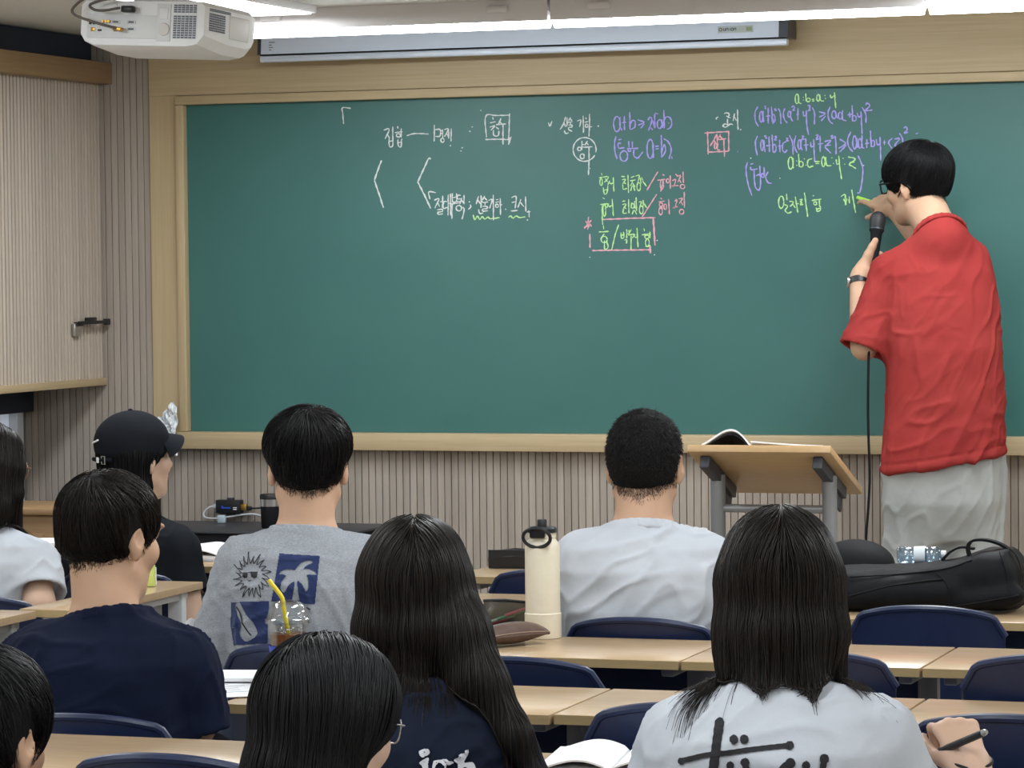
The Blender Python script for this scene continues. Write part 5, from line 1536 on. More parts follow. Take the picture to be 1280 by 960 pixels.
# --- girl in the white lettered shirt
P = seated('person with dark shoulder-length hair in a white black-lettered shirt, holding a pen', (974, 732), 4.86, rz=14, yaw=2, pitch=6, size=.93, lean=.08, armR=False,
           shw=.142, drop=.100, width=.90, elL=(-.05, .07, -.25), elR=(.075, .05, -.235), skin='skin_pale', neck_r=.048)
PEN = P
P.elR = P.shR + np.array([.085, .03, -.20])
P.wrR = P.px(1216, 961, 4.92); 
hand(P.body, P.wrR, P.px(1198, 917, 4.95) - P.wrR, P.to_local(P.to_world(np.zeros(3)) + np.array([.35, -.9, .35])), [(58, 62, 35), (64, 68, 40), (68, 72, 40), (70, 74, 40)], thumb=(30, 30, 20), s=.92)
P.fine.append((np.minimum(P.wrR, P.px(1205, 905, 4.95)) - .07, np.maximum(P.wrR, P.px(1205, 905, 4.95)) + .07, .0036))
P.body.ops = [o for o in P.body.ops]
rest_hands(P, R=False)
P.arm(P.shR, P.elR, P.wrR, (.046, .040, .038, .025))
tee(P, P.rows_, M['tee_white'], P.shL, P.elL, P.shR, P.elR, sleeve=.74, sr=(.068, .080), grow=.014, neck_r=(.066, .06), wr=(.003, 14, 42),
    extra=creases2(creases(P, 44, .006, 17, (.7, 0, 1)), creases(P, 48, .005, 20, (1, 0, .3))))
def ex(f, hp, s):
    f.chain([hp(-.052, -.038, .0), hp(-.056, -.045, -.08), hp(-.066, -.055, -.125), hp(-.082, -.072, -.160)], [.046, .043, .032, .010], .02)
    f.chain([hp(.0, -.055, .0), hp(.0, -.068, -.08), hp(.0, -.078, -.130)], [.050, .048, .034], .02)
    f.chain([hp(-.02, -.068, -.08), hp(-.026, -.084, -.15), hp(-.026, -.10, -.20)], [.040, .026, .008], .02)
    f.chain([hp(.02, -.068, -.08), hp(.030, -.084, -.15), hp(.050, -.10, -.215)], [.040, .028, .008], .02)
    f.chain([hp(.052, -.038, .0), hp(.056, -.045, -.08), hp(.050, -.052, -.140)], [.046, .044, .030], .02)
long_hair(P, ex, 'hair_brown', 5600, .53, 51, lenx=lambda q: np.where(q[:, 0] > .035, .70, 1.0), avoid=P.shirtf, steps=22, lenvar=.45, part=(.004, 1))
b = MB(); b.tube([P.wrR + np.array([0, 0, .012]) + .029 * np.array([math.cos(a), math.sin(a) * .9, .25 * math.sin(a)]) for a in np.linspace(0, 2 * math.pi, 24)[:-1]], .0028, 8, closed=True)
P.parts.append(b.build('hair_tie', M['black'])) 
done(P, M['denim'])

# --- dark bob-haired person in the foreground
P = seated('person with a dark smooth bob and thin silver glasses, head only, bottom centre', (411, 906), 4.10, rz=0, yaw=-26, pitch=14, size=.90, lean=.14,
           shw=.16, drop=.10, skin='skin_pale', neck_r=.048, width=.9)
rest_hands(P)
tee(P, P.rows_, M['tee_white'], P.shL, P.elL, P.shR, P.elR, sleeve=.9, sr=(.062, .070), grow=.012, neck_r=(.064, .06))
def ex(f, hp, s):
    f.chain([hp(-.045, -.035, .0), hp(-.045, -.040, -.08), hp(-.034, -.035, -.14)], [.050, .045, .026], .02)
    f.chain([hp(.0, -.050, .0), hp(.0, -.058, -.08), hp(.0, -.060, -.15)], [.058, .050, .030], .02)
    f.chain([hp(.050, -.030, .0), hp(.048, -.032, -.08), hp(.040, -.032, -.15)], [.044, .040, .022], .02)
long_hair(P, ex, 'hair_black', 5600, .27, 61, avoid=P.shirtf, steps=18, w=.100, back=.112, height=.098, part=(-.01, 1), lenvar=.2)
def glasses(P, m, r=.0013, w=.025, h=.019, y=.104, z=.008, round_=False):
    hp = P.hp; b = MB(); pts = []
    for sx in (-1, 1):
        p_ = 2 if round_ else 3.5
        lp = []
        for a in np.linspace(0, 2 * math.pi, 29)[:-1]:
            c, s_ = math.cos(a), math.sin(a)
            x = sx * .033 + w * math.copysign(abs(c) ** (2 / p_), c); zz = z + h * math.copysign(abs(s_) ** (2 / p_), s_)
            lp.append(hp(x, y - .012 * ((abs(x) - .01) / .05) ** 2, zz))
        b.tube(lp, r * P.hs, 8, closed=True)
        b.tube([hp(sx * .057, y - .010, z + .008), hp(sx * .075, y - .020, z + .009), hp(sx * .083, .045, z + .008), hp(sx * .086, .0, z + .010), hp(sx * .084, -.018, z - .002), hp(sx * .081, -.030, z - .018)], r * P.hs, 8)
    b.tube(bez([hp(-.009, y, z + .004), hp(0, y + .004, z + .008), hp(.009, y, z + .004)], 10), r * P.hs, 8)
    o = b.build('glasses', m); P.parts.append(o); return o
glasses(P, M['steel'])
done(P, M['denim'])

# --- long-haired girl in white at the left edge
P = seated('person with long dark hair, white T-shirt and round glasses, cut by the left edge', (-14, 588), 7.80, rz=-4, yaw=-12, pitch=10, size=.98, lean=.14,
           shw=.165, drop=.10, width=.95, skin='skin_pale', neck_r=.048, elR=(.045, .08, -.24), wrR=(-.12, .20, 0), wrL=(.12, .2, 0))
rest_hands(P)
tee(P, P.rows_, M['tee_white'], P.shL, P.elL, P.shR, P.elR, sleeve=.75, sr=(.064, .078), grow=.014, neck_r=(.066, .06), extra=creases(P, 64, .006, 17, (.7, 0, 1)))
def ex(f, hp, s):
    f.chain([hp(-.045, -.040, .0), hp(-.045, -.055, -.10), hp(-.04, -.075, -.2), hp(-.03, -.09, -.3)], [.050, .046, .036, .012], .02)
    f.chain([hp(.0, -.055, .0), hp(.0, -.070, -.10), hp(.0, -.09, -.22), hp(.0, -.10, -.30)], [.056, .050, .036, .012], .02)
    f.chain([hp(.058, .020, .0), hp(.064, .020, -.06), hp(.066, .0, -.13)], [.032, .030, .02], .02)
    f.chain([hp(.048, -.030, .0), hp(.055, -.040, -.10), hp(.072, -.060, -.2), hp(.085, -.07, -.30), hp(.088, -.07, -.36)], [.048, .046, .034, .016, .006], .02)
long_hair(P, ex, 'hair_brown', 3600, .46, 71, avoid=P.shirtf, steps=24, lenvar=.4, r0=.0012)
glasses(P, mat('rose_gold', (.5, .3, .22), .3, .8), .0014, .024, .022, round_=True)
b = MB(); c_ = P.wrR - (P.wrR - P.elR) / np.linalg.norm(P.wrR - P.elR) * .05
b.tube([c_ + .031 * np.array([math.cos(a), .2 * math.sin(a), math.sin(a)]) for a in np.linspace(0, 2 * math.pi, 24)[:-1]], .0025, 8, closed=True)
P.parts.append(b.build('hair_tie', mat('brown_elastic', (.12, .05, .03), .6)))
done(P, M['denim'])

# --- short-haired head in the lower left corner
P = seated('person of whom only dark tousled hair shows, lower left corner of the photo', (-26, 925), 4.12, rz=0, yaw=-5, pitch=8, size=1.02, lean=.14, shw=.15)
rest_hands(P)
tee(P, P.rows_, M['tee_black'], P.shL, P.elL, P.shR, P.elR, sleeve=.9, grow=.012, neck_r=(.072, .070))
short_hair(P, seed=81, w=.088, back=.108, m='hair_black', slen=(.05, .09), nape=-.07, lift=(-.001, .014))
done(P, M['denim'])

# --- person in the black cap
P = seated('person in a black cap and black T-shirt, seen from behind at the left', (170, 573), 8.47, rz=-6, yaw=-24, pitch=-2, size=1.0, lean=.10,
           shw=.160, drop=.10, width=.9, skin='skin_pale', neck_r=.046, auto=False, elL=(-.04, .03, -.26), elR=(.035, .02, -.26), wrL=(.14, .16, 0), wrR=(-.16, .16, 0))
rest_hands(P)
tee(P, P.rows_, M['tee_black'], P.shL, P.elL, P.shR, P.elR, sleeve=.46, sr=(.062, .072), grow=.012, neck_r=(.062, .06), extra=creases(P, 74, .005, 17, (.7, 0, 1)))
def ex(f, hp, s):
    f.chain([hp(-.03, -.045, .0), hp(-.03, -.055, -.08), hp(-.02, -.070, -.19)], [.050, .045, .022], .02)
    f.chain([hp(.03, -.045, .0), hp(.03, -.055, -.08), hp(.03, -.070, -.19)], [.050, .045, .022], .02)
    f.chain([hp(.050, -.03, .0), hp(.054, -.03, -.08), hp(.052, -.035, -.15)], [.030, .028, .014], .02)
long_hair(P, ex, 'hair_black', 1800, .34, 91, avoid=P.shirtf, steps=18, w=.084, back=.098, height=.080, r0=.0012)
cf = Field(); hp = P.hp
cf.ell(hp(0, -.012, .046), (.096, .114, .092), P.hr, .01)
lo, hi = cf.bounds(.03); up_ = P.hr @ np.array([0, -.16, 1.]); up_ /= np.linalg.norm(up_)
cf.half(hp(0, 0, .002), -up_, lo - .1, hi + .1, .004)
cf.ell(hp(0, -.012, .034), (.088, .106, .086), P.hr, .004, True)
V, Q = nets(cf, .004); V = relax(V, Q, 1)
capo = P.add('cap', V, Q, M['tee_black'])
b = MB()
def brim(u, v):
    a = R_(-72 + 144 * u); q = .082 + .078 * v * math.cos(a * .62) ** .5
    return hp(math.sin(a) * (.088 + .006 * v), .010 + math.cos(a) * (.085 + .060 * v), .066 - .012 * v - .058 * math.sin(a) ** 2 * (.35 + .65 * v))
shell_mesh(b, brim, 24, 8, .0035); o = b.build('brim', M['tee_black'], capo, angle=60)
b = MB(); b.lathe([(.001, 0), (.007, 0), (.006, .004), (.001, .006)], (0, 0, 0), 14); o = b.build('button', M['tee_black'], capo); o.location = hp(0, -.012, .137)
b = MB(); b.tube([hp(x, -.012 - .1135 * math.sqrt(max(0, 1 - (x / .096) ** 2 - ((z_ - .046) / .092) ** 2)) - .003, z_) for x, z_ in [(-.034, .052), (-.022, .056), (-.010, .058), (.0, .062)]], .0028, 8); b.build('white_emblem', M['paper'], capo)
b = MB(); b.tube([hp(x, -.012 - .112 * math.sqrt(max(0, 1 - (x / .096) ** 2)) - .002, .006) for x in np.linspace(-.045, .045, 12)], .006, 8); b.build('back_strap', M['tee_black'], capo)
b = MB(); b.box((0, 0, 0), (.016, .004, .016), bev=.002); o = b.build('strap_label', M['paper'], capo); o.location = hp(.004, -.1335, .006); o.rotation_euler = (0, 0, R_(-38))
b = MB(); b.tube([hp(.022 + .008 * c, -.127, .006 + .011 * s_) for c, s_ in ((1, 1), (-1, 1), (-1, -1), (1, -1))], .0016, 8, closed=True); b.build('buckle', M['steel'], capo)
done(P, M['denim'])
# ------------------------------------------------------------------ the teacher
PZ = .18
b = MB(); b.box((-1.2, 10.12, PZ / 2), (4.6, .60, PZ), bev=.004); tag(b.build('floor_platform', M['fascia_wood'], smooth=False), kind='structure')
tp = on_y(1180, 560, 9.98)
P = Person('person in a red T-shirt writing on the chalkboard, microphone in hand', (tp[0], 9.98, PZ), 22, 'skin')
nb = P.px(1173, 291, 10.02)
P.head(P.px(1147, 231, 10.13), 44, 6, -4, 1.0, nb, .056)
P.shL = P.px(1116, 340, 10.00); P.shR = P.px(1209, 328, 10.06)
P.elL = P.px(1080, 434, 9.93); P.wrL = P.px(1074, 352, 10.03)
P.elR = P.px(1192, 352, 10.31); P.wrR = P.px(1116, 259, 10.37)
HZ = .775
nz = nb[2]
rows = [(HZ - .10, .0, .0, .190, .148), (HZ, .0, .0, .190, .148), (HZ + .15, .002, .0, .176, .132), (HZ + .35, .004, .005, .172, .126), (nz - .22, nb[0] * .6, nb[1] * .5, .174, .120),
        (nz - .12, nb[0] * .8, nb[1] * .7, .160, .100), (nz - .05, nb[0] * .9, nb[1] * .85, .115, .075), (nz, nb[0], nb[1], .07, .06)]
P.torso(rows, -.035); P.shoulders(P.shL, P.shR, .048)
P.arm(P.shL, P.elL, P.wrL, (.048, .038, .041, .029)); P.arm(P.shR, P.elR, P.wrR, (.050, .043, .041, .028))
for sx in (-1, 1):
    P.leg((sx * .085, 0, HZ - .02), (sx * .09, .02, .44), (sx * .095, -.01, .075), (.082, .06, .054, .040))
# left hand round the microphone: thumb up along it, fingers wrapped from behind
Wd = lambda v: P.Rw.T @ np.asarray(v, float)
hwr = P.px(1077, 341, 10.045)
P.body.cone(P.wrL, hwr, .027, .025, .02)
ax_m = P.px(1097, 276, 10.125) - P.px(1091, 336, 10.085); ax_m /= np.linalg.norm(ax_m)
fw = Wd((-.02, .92, .30)); pn = Wd((-1, -.12, .05))
hand(P.body, hwr, fw, pn, [(62, 78, 50), (62, 80, 50), (62, 80, 50), (64, 80, 50)], thumb=(10, 6, 4), s=1.0, right=False, thumb_open=80, tl=.84, tr=1.22)
P.fine.append((hwr - .12, hwr + .13, .0032))
# right hand with the chalk against the board
tip = P.px(1076, 250, 10.492)
fwR = P.px(1091, 246, 10.45) - P.wrR
hand(P.body, P.wrR, fwR, Wd((.1, -.85, .55)), [(2, 16, 12), (30, 48, 30), (46, 62, 40), (54, 66, 40)], thumb=(22, 12, 8), s=1.0, right=True, thumb_open=30)
P.fine.append((np.minimum(P.wrR, tip) - .07, np.maximum(P.wrR, tip) + .07, .0032))
folds = [(P.shL + np.array([.05, -.07, -.10]), P.elL + np.array([.04, -.03, .07]), .012, .02)]
P.rows_ = rows
tee(P, rows, M['tee_red'], P.shL, P.elL, P.shR, P.elR, sleeve=1.04, sr=(.062, .078), grow=.006, hem=HZ, hem_t=.16, neck_r=(.074, .07), wr=(.003, 12, 92), res=.006,
    extra=creases2(creases(P, 94, .007, 13, (.75, 0, 1)), creases(P, 98, .005, 15, (1, .2, .35)), creases(P, 99, .003, 26, (.6, 0, 1)),
                   lambda V: -.0035 * np.exp(-((V[:, 2] - HZ - .16 * V[:, 0] - .030) / .0035) ** 2) + .002 * np.exp(-((V[:, 2] - HZ - .16 * V[:, 0] - .012) / .012) ** 2)))
pf = Field()
pf.loft([(HZ - .24, 0, .0, .150, .095), (HZ - .12, 0, .0, .178, .132), (HZ - .02, 0, 0, .180, .135), (HZ + .12, 0, 0, .165, .115)], .03)
for sx in (-1, 1):
    pf.cone((sx * .080, 0, HZ - .02), (sx * .095, .015, .42), .098, .096, .022); pf.cone((sx * .095, .015, .42), (sx * .100, -.005, .10), .098, .108, .03)
lo, hi = pf.bounds(.02); pf.half((0, 0, .035), (0, 0, -1), lo - .05, (hi[0] + .05, hi[1] + .05, .035), .008)
P.cloth('trousers', pf, M['grey_pants'], .008, (.003, 14, 95), 1, creases2(creases(P, 96, .012, 11, (.05, 0, 1), .16), creases(P, 97, .006, 17, (.7, 0, 1), .4)))
for sx in (-1, 1):
    sf = Field(); sf.cone((sx * .095, -.05, .045), (sx * .10, .16, .038), .042, .038, .02)
    lo, hi = sf.bounds(.02); sf.half((0, 0, .003), (0, 0, -1), lo - .05, (hi[0] + .05, hi[1] + .05, .003), .006)
    V, Q = nets(sf, .007); P.add('shoe', V, Q, M['black_matte'])
short_hair(P, seed=101, w=.096, back=.116, height=.093, top=.004, slen=(.06, .10), nape=-.058, nape_w=.074, ncount=5200, lift=(-.001, .006))
glasses(P, M['black'], .0028, .027, .020, y=.110)
# wrist watch
wd = (hwr - P.elL); wd /= np.linalg.norm(wd); wc = P.wrL - wd * .004
u_ = np.cross(wd, np.array([0, 0, 1.])); u_ = u_ / np.linalg.norm(u_) if np.linalg.norm(u_) > .05 else np.array([1., 0, 0]); v_ = np.cross(wd, u_)
b = MB(); rings = []
for a in np.linspace(0, 2 * math.pi, 33)[:-1]:
    d = u_ * math.cos(a) + v_ * math.sin(a)
    rings.append([Vector(wc + d * r_ + wd * h_) for r_, h_ in ((.028, -.010), (.0350, -.010), (.0350, .010), (.028, .010))])
b.rings(rings, closed=True); wt = b.build('watch', M['black'], angle=50); P.parts.append(wt)
dl = Wd((-.9, -.45, .0)); dl = dl - wd * (dl @ wd); dl /= np.linalg.norm(dl)
zr = np.stack([np.cross(wd, dl), wd, dl], 1)
b = MB(); b.lathe([(.001, 0), (.017, 0), (.0175, .004), (.015, .008), (.001, .008)], (0, 0, 0), 24, rot=Matrix(zr.tolist())); o = b.build('watch_case', M['steel'], wt); o.location = wc + dl * .033
# thin necklace
axn = P.hp(0, -.022, -.05) - nb; axn /= np.linalg.norm(axn); u1 = np.cross(axn, np.array([1., 0, 0])); u1 /= np.linalg.norm(u1); v1 = np.cross(axn, u1)
b = MB(); b.tube([nb + axn * (.022 + .012 * math.sin(a)) + .0605 * (v1 * math.cos(a) + u1 * math.sin(a)) for a in np.linspace(0, 2 * math.pi, 40)[:-1]], .0012, 6, closed=True)
P.parts.append(b.build('necklace', mat('fine_gold', (.45, .30, .10), .35, .9)))
P.eyes(); TEACH = P; P.finish_body()
# microphone with its lead
mw = P.to_world(P.px(1091, 336, 10.085)); mt = P.to_world(P.px(1097, 276, 10.125)); am = mt - mw; am /= np.linalg.norm(am)
t = empty('microphone', tuple(mt), label='black hand-held microphone with a long lead, held up to the mouth of the red-shirted person', cat='microphone')
q = Vector(am).to_track_quat('Z', 'Y').to_matrix()
M['mic_mesh'] = mottled('mic_mesh', (.012, .012, .014), (.035, .035, .04), 900, .5)
b = MB(); b.lathe([(.001, .030), (.012, .028), (.020, .021), (.0245, .010), (.0255, 0), (.0245, -.012), (.0225, -.024), (.001, -.024)], n=28, rot=q); b.build('grille', M['mic_mesh'], t)
b = MB(); b.lathe([(.001, -.024), (.0235, -.024), (.0235, -.032), (.0185, -.040), (.0165, -.075), (.0125, -.165), (.0125, -.185), (.001, -.185)], n=24, rot=q); b.build('handle', M['black_matte'], t)
b = MB(); b.lathe([(.001, -.026), (.0240, -.026), (.0240, -.030), (.001, -.030)], n=24, rot=q); b.build('ring', M['dark_metal'], t)
b = MB()
for c_ in (-.006, .002, .008): b.box(q @ Vector((c_ * .7 - .002, -.0182, -.046 - .0 * c_)), (.003, .001, .004), rot=q)
b.build('white_marks', M['paper'], t, smooth=False)
ml = mt - am * .185
wp = [ml, ml - np.array([0, 0, .03])] + [on_y(x, y, 9.90) for x, y in ((1086, 440), (1085, 520), (1087, 590), (1086, 625), (1083, 665), (1079, 720))]
wp.append(np.array([wp[-1][0] - .06, 9.86, PZ + .006])); wp.append(np.array([wp[-1][0] - .35, 9.90, PZ + .006]))
b = MB(); b.tube([Vector(p - mt) for p in bez(wp, 80)], .0042, 8); b.build('lead', M['black_matte'], t)
# stick of chalk
cA, cB = on_y(1072, 247, 10.506), on_y(1088, 252, 10.47)
b = MB(); b.tube([Vector(cA), Vector(cB)], .0058, 12)
tag(b.build('chalk_stick', mat('lime_chalk', (.45, .85, .10), .7)), 'short lime green chalk stick between the fingers at the chalkboard', 'chalk')
# ------------------------------------------------------------------ chalk writing on the board
def chalk_m(name, c): return mottled(name, c, tuple(q * .82 for q in c), 260, .9)
CH = {'w': chalk_m('white_chalk', (.74, .80, .79)), 'p': chalk_m('violet_chalk', (.46, .40, .92)), 'g': chalk_m('green_chalk', (.54, .90, .40)), 'r': chalk_m('pink_chalk', (.86, .46, .55))}
def ribbons(strokes, place, wpx, seed=0, wob=.12, across=1, lift=0):
    """strokes: pixel polylines; place(px, py) -> point; flat ribbons of width wpx pixels"""
    r = np.random.default_rng(seed); V, Q = [], []
    for si, st in enumerate(strokes):
        pts = [np.array(p, float) for p in st]
        if len(pts) > 2: pts = bez(pts, 8 * len(pts))
        else: pts = [pts[0] + (pts[1] - pts[0]) * k / 6 for k in range(7)]
        # even steps
        L = np.concatenate([[0], np.cumsum([np.linalg.norm(pts[i + 1] - pts[i]) for i in range(len(pts) - 1)])])
        n = max(3, int(L[-1] / 1.1)); tt = np.linspace(0, L[-1], n)
        A = np.stack([np.interp(tt, L, [p[k] for p in pts]) for k in (0, 1)], 1)
        A += r.normal(size=A.shape) * (.10 if across == 1 else 0)
        T = np.gradient(A, axis=0); T /= np.maximum(np.linalg.norm(T, axis=1, keepdims=True), 1e-6)
        N_ = np.stack([-T[:, 1], T[:, 0]], 1); w_ = wpx * (.5 + wob * np.sin(np.arange(n) * .7 + r.random() * 6))
        w_[0] *= .6; w_[-1] *= .6
        i0 = len(V)
        for k in range(n):
            for s in np.linspace(-1, 1, across + 1):
                V.append(place(*(A[k] + s * N_[k] * w_[k])) - np.array((0, lift * si, 0)))
        m_ = across + 1
        for k in range(n - 1):
            for j in range(across):
                a = i0 + m_ * k + j; Q.append((a, a + 1, a + m_ + 1, a + m_))
    return np.array(V), np.array(Q)
def EL(cx, cy, rx, ry, a0=0, a1=360, n=14):
    return [(cx + rx * math.cos(R_(a)), cy + ry * math.sin(R_(a))) for a in np.linspace(a0, a1, n)]
def DOT(x, y, r=5): return [(x - r, y - r * .4), (x, y + r * .4), (x + r, y)]
onb = lambda x, y: on_y(x, y, YB - .0012)
def write(label, col, crop, strokes, wpx=1.7, seed=0):
    x0, y0, k = crop
    S_ = [[(x0 + p[0] / k, y0 + p[1] / k) for p in st] for st in strokes]
    V, Q = ribbons(S_, onb, wpx * .88, seed, lift=.00006)
    o = link('chalk_writing', np_mesh('chalk_writing', V, Q, False), CH[col]); lo_(o, board); o['label'] = label
A_ = (420, 120, 4.923)
write('white chalk corner mark at the top left', 'w', A_, [[(47, 172), (42, 110), (40, 72), (92, 76)]])
write('white chalk words joined by an arrow line', 'w', A_, [
    [(293, 210), (328, 204), (302, 264)], [(312, 232), (330, 258)], [(350, 188), (349, 240), (350, 300), (338, 314), (328, 305), (327, 252)], [(328, 280), (350, 275)],
    [(378, 185), (382, 200)], [(362, 226), (410, 219)], EL(384, 242, 13, 11), [(401, 200), (401, 255)], [(381, 266), (384, 305), (400, 312), (405, 262)], [(382, 288), (404, 284)],
    [(435, 244), (480, 232), (530, 232), (570, 234)],
    [(606, 178), (605, 280)], [(608, 208), (640, 206), (640, 246), (610, 248)], [(640, 215), (655, 214)], [(640, 232), (655, 231)], [(656, 205), (657, 258)], EL(656, 272, 11, 13),
    [(666, 206), (692, 204), (668, 252)], [(680, 226), (692, 250)], [(694, 204), (694, 262)], [(710, 200), (708, 278)],
    DOT(705, 305, 4), DOT(840, 190, 4), DOT(825, 216, 4), DOT(778, 318, 4), DOT(770, 338, 4), DOT(892, 88, 3)])
write('white chalk word in a drawn box', 'w', A_, [
    [(926, 255), (921, 125), (985, 120), (1068, 118)], [(1068, 108), (1063, 270)], [(918, 268), (990, 266), (1075, 268)], [(1078, 250), (1062, 300)], [(1070, 255), (1062, 285)],
    [(964, 130), (968, 146)], [(948, 166), (982, 158)], [(946, 192), (978, 184), (952, 212)], [(968, 208), (972, 242), (998, 244), (1003, 214)], [(985, 190), (1003, 205)],
    [(1016, 136), (998, 178)], [(1008, 158), (1025, 176)], [(985, 176), (1046, 172)], [(1028, 174), (1028, 300)]])
write('two white chalk angle brackets', 'w', A_, [[(280, 396), (258, 455), (236, 518)], [(236, 518), (264, 600), (292, 688)], [(582, 390), (570, 385), (536, 458), (503, 528)], [(503, 528), (545, 612), (583, 692)]], 2.1)
write('white chalk line of words above green wavy underlines', 'w', A_, [
    [(578, 635), (572, 590), (615, 595)],
    [(604, 642), (634, 632), (608, 690)], [(622, 655), (638, 680)], [(640, 652), (655, 650)], [(657, 612), (655, 690)], [(622, 700), (655, 698), (652, 712), (628, 715), (630, 728), (660, 725)],
    [(686, 652), (664, 650), (662, 690), (685, 686)], [(691, 606), (690, 735)], [(690, 662), (705, 660)], [(705, 600), (706, 735)],
    [(716, 598), (718, 650), (742, 645), (742, 598)], [(717, 625), (741, 622)], [(700, 665), (758, 658)], [(715, 662), (713, 757)],
    [(768, 612), (748, 612), (750, 634), (770, 632)], [(738, 650), (778, 648)], EL(757, 690, 17, 17), [(776, 626), (762, 665)], [(773, 640), (788, 662)], [(789, 610), (788, 665)], [(768, 690), (788, 690), (784, 730), (776, 758)],
    DOT(822, 650, 4), [(828, 668), (830, 684), (814, 698)],
    [(878, 616), (864, 666)], [(875, 640), (889, 664)], [(894, 612), (893, 690)], [(893, 650), (905, 648)], [(878, 696), (885, 722), (907, 720)],
    [(917, 615), (900, 642)], [(914, 625), (932, 642)], [(900, 656), (937, 652)], [(918, 655), (918, 675)], [(902, 680), (931, 680), (929, 693), (905, 696), (906, 709), (937, 706)],
    [(940, 642), (962, 638), (946, 692)], [(969, 608), (970, 765)], [(984, 640), (1000, 636)], [(980, 656), (1005, 650)], EL(992, 676, 10, 10), [(1012, 628), (1014, 732)], [(1013, 672), (1026, 668)],
    DOT(1046, 697, 4), [(1080, 626), (1110, 620), (1104, 692)], [(1084, 656), (1106, 650)], [(1078, 708), (1120, 704)], [(1140, 634), (1120, 688)], [(1136, 655), (1158, 682)], [(1168, 618), (1170, 712)],
    [(1176, 714), (1199, 711)], [(1188, 703), (1191, 746)], DOT(1180, 762, 4)])
write('green chalk wavy underlines', 'g', A_, [[(843, 730), (855, 762), (870, 738), (885, 760), (900, 742), (915, 758), (935, 745), (950, 755), (1008, 748)], [(1060, 748), (1075, 738), (1090, 752), (1110, 738), (1130, 748), (1165, 744)]])
B_ = (680, 120, 6.737)
write('white chalk tick and two words', 'w', B_, [[(36, 222), (50, 255), (68, 210)],
    [(183, 176), (164, 232), (134, 284)], [(166, 222), (182, 262)], [(196, 180), (193, 258)], [(194, 226), (208, 222)], [(170, 290), (184, 316), (208, 310)],
    [(224, 180), (206, 212)], [(220, 192), (238, 210)], [(204, 222), (240, 216)], [(222, 222), (222, 240)], [(206, 246), (236, 244), (234, 262), (208, 266), (210, 284), (238, 298)],
    [(278, 212), (310, 204), (300, 262)], [(330, 165), (334, 312)], [(352, 180), (358, 196)], [(344, 222), (374, 214)], EL(360, 250, 12, 14), [(385, 150), (384, 240), (379, 342)], [(383, 262), (406, 257)], DOT(458, 252, 6)])
write('white chalk word in a drawn circle', 'w', B_, [EL(342, 450, 97, 100, 28, 375, 40), EL(298, 446, 15, 15), [(320, 378), (318, 455)], [(319, 410), (337, 408)], [(319, 430), (337, 428)], EL(322, 508, 17, 21),
    [(366, 378), (344, 416)], [(357, 394), (376, 412)], [(334, 432), (409, 427)], [(379, 430), (380, 520), (378, 600), (374, 665)], DOT(388, 608, 4)])
write('violet chalk formula a + b >= 2 root ab', 'p', B_, [EL(614, 236, 28, 64, -60, 300, 18), [(640, 176), (640, 250), (656, 292)], [(676, 168), (678, 288)], [(656, 226), (692, 221)],
    [(722, 134), (725, 282)], [(725, 246), (742, 208), (766, 214), (764, 262), (728, 284)], [(789, 200), (842, 222), (794, 246)], [(816, 270), (846, 234)],
    [(878, 206), (890, 180), (908, 190), (900, 240), (880, 288), (898, 268), (916, 288)], [(918, 205), (934, 272), (934, 154), (962, 151)], EL(974, 236, 20, 38), [(994, 196), (1001, 272)], [(1010, 118), (1014, 274)], EL(1042, 226, 34, 52, 140, 460, 16), DOT(1051, 228, 4)], 1.9)
write('violet chalk bracketed note a = b', 'p', B_, [[(606, 338), (595, 400), (598, 470), (616, 532)], [(652, 366), (624, 368)], [(650, 398), (625, 400), (630, 438), (680, 435)], EL(673, 506, 32, 44), [(714, 380), (715, 432)], EL(720, 456, 12, 12), [(744, 384), (746, 438)], [(700, 444), (796, 440)], [(760, 450), (756, 500), (790, 522), (832, 470)],
    EL(895, 446, 27, 80), [(916, 398), (922, 522)], [(936, 425), (968, 421)], [(938, 446), (970, 442)], [(988, 328), (992, 518)], [(992, 476), (1012, 410), (1024, 460), (994, 516)], [(1008, 358), (1050, 390), (1072, 452), (1054, 530)], [(1075, 508), (1080, 532)]], 1.9)
C_ = (720, 200, 7.387)
write('green chalk first line of words', 'g', C_, [[(234, 120), (241, 142)], [(212, 164), (292, 152)], EL(232, 202, 12, 34), [(302, 152), (288, 180), (262, 206)], [(268, 170), (292, 200)], [(250, 252), (264, 316), (286, 300), (296, 236)], [(256, 280), (290, 270)], [(312, 190), (294, 232)], [(306, 208), (332, 228)], [(345, 158), (350, 294)], [(322, 216), (346, 212)],
    [(418, 152), (452, 154)], [(424, 182), (458, 178), (430, 222)], [(442, 202), (462, 222)], [(434, 226), (436, 270), (472, 262)], [(480, 138), (486, 304)], [(508, 162), (542, 150)], [(500, 192), (552, 184)], [(526, 190), (504, 242)], [(524, 212), (548, 250)], [(504, 288), (524, 234), (546, 286)], [(550, 150), (586, 144), (566, 232)], [(596, 164), (602, 222)], EL(580, 246, 17, 38), [(606, 158), (622, 192)], [(614, 196), (632, 216), (652, 242)]], 1.6)
write('pink chalk first slash and words', 'r', C_, [[(756, 108), (706, 192), (654, 280)], [(798, 134), (818, 142)], [(752, 188), (824, 178)], EL(794, 226, 15, 46), [(806, 192), (782, 292)], EL(848, 192, 13, 20), [(871, 142), (872, 266)], [(888, 192), (920, 180), (906, 236), (888, 240), (948, 234)], [(918, 130), (946, 152)], [(930, 154), (966, 144), (940, 206)], [(954, 180), (972, 212)], [(988, 108), (993, 214)], EL(984, 246, 21, 20)], 1.6)
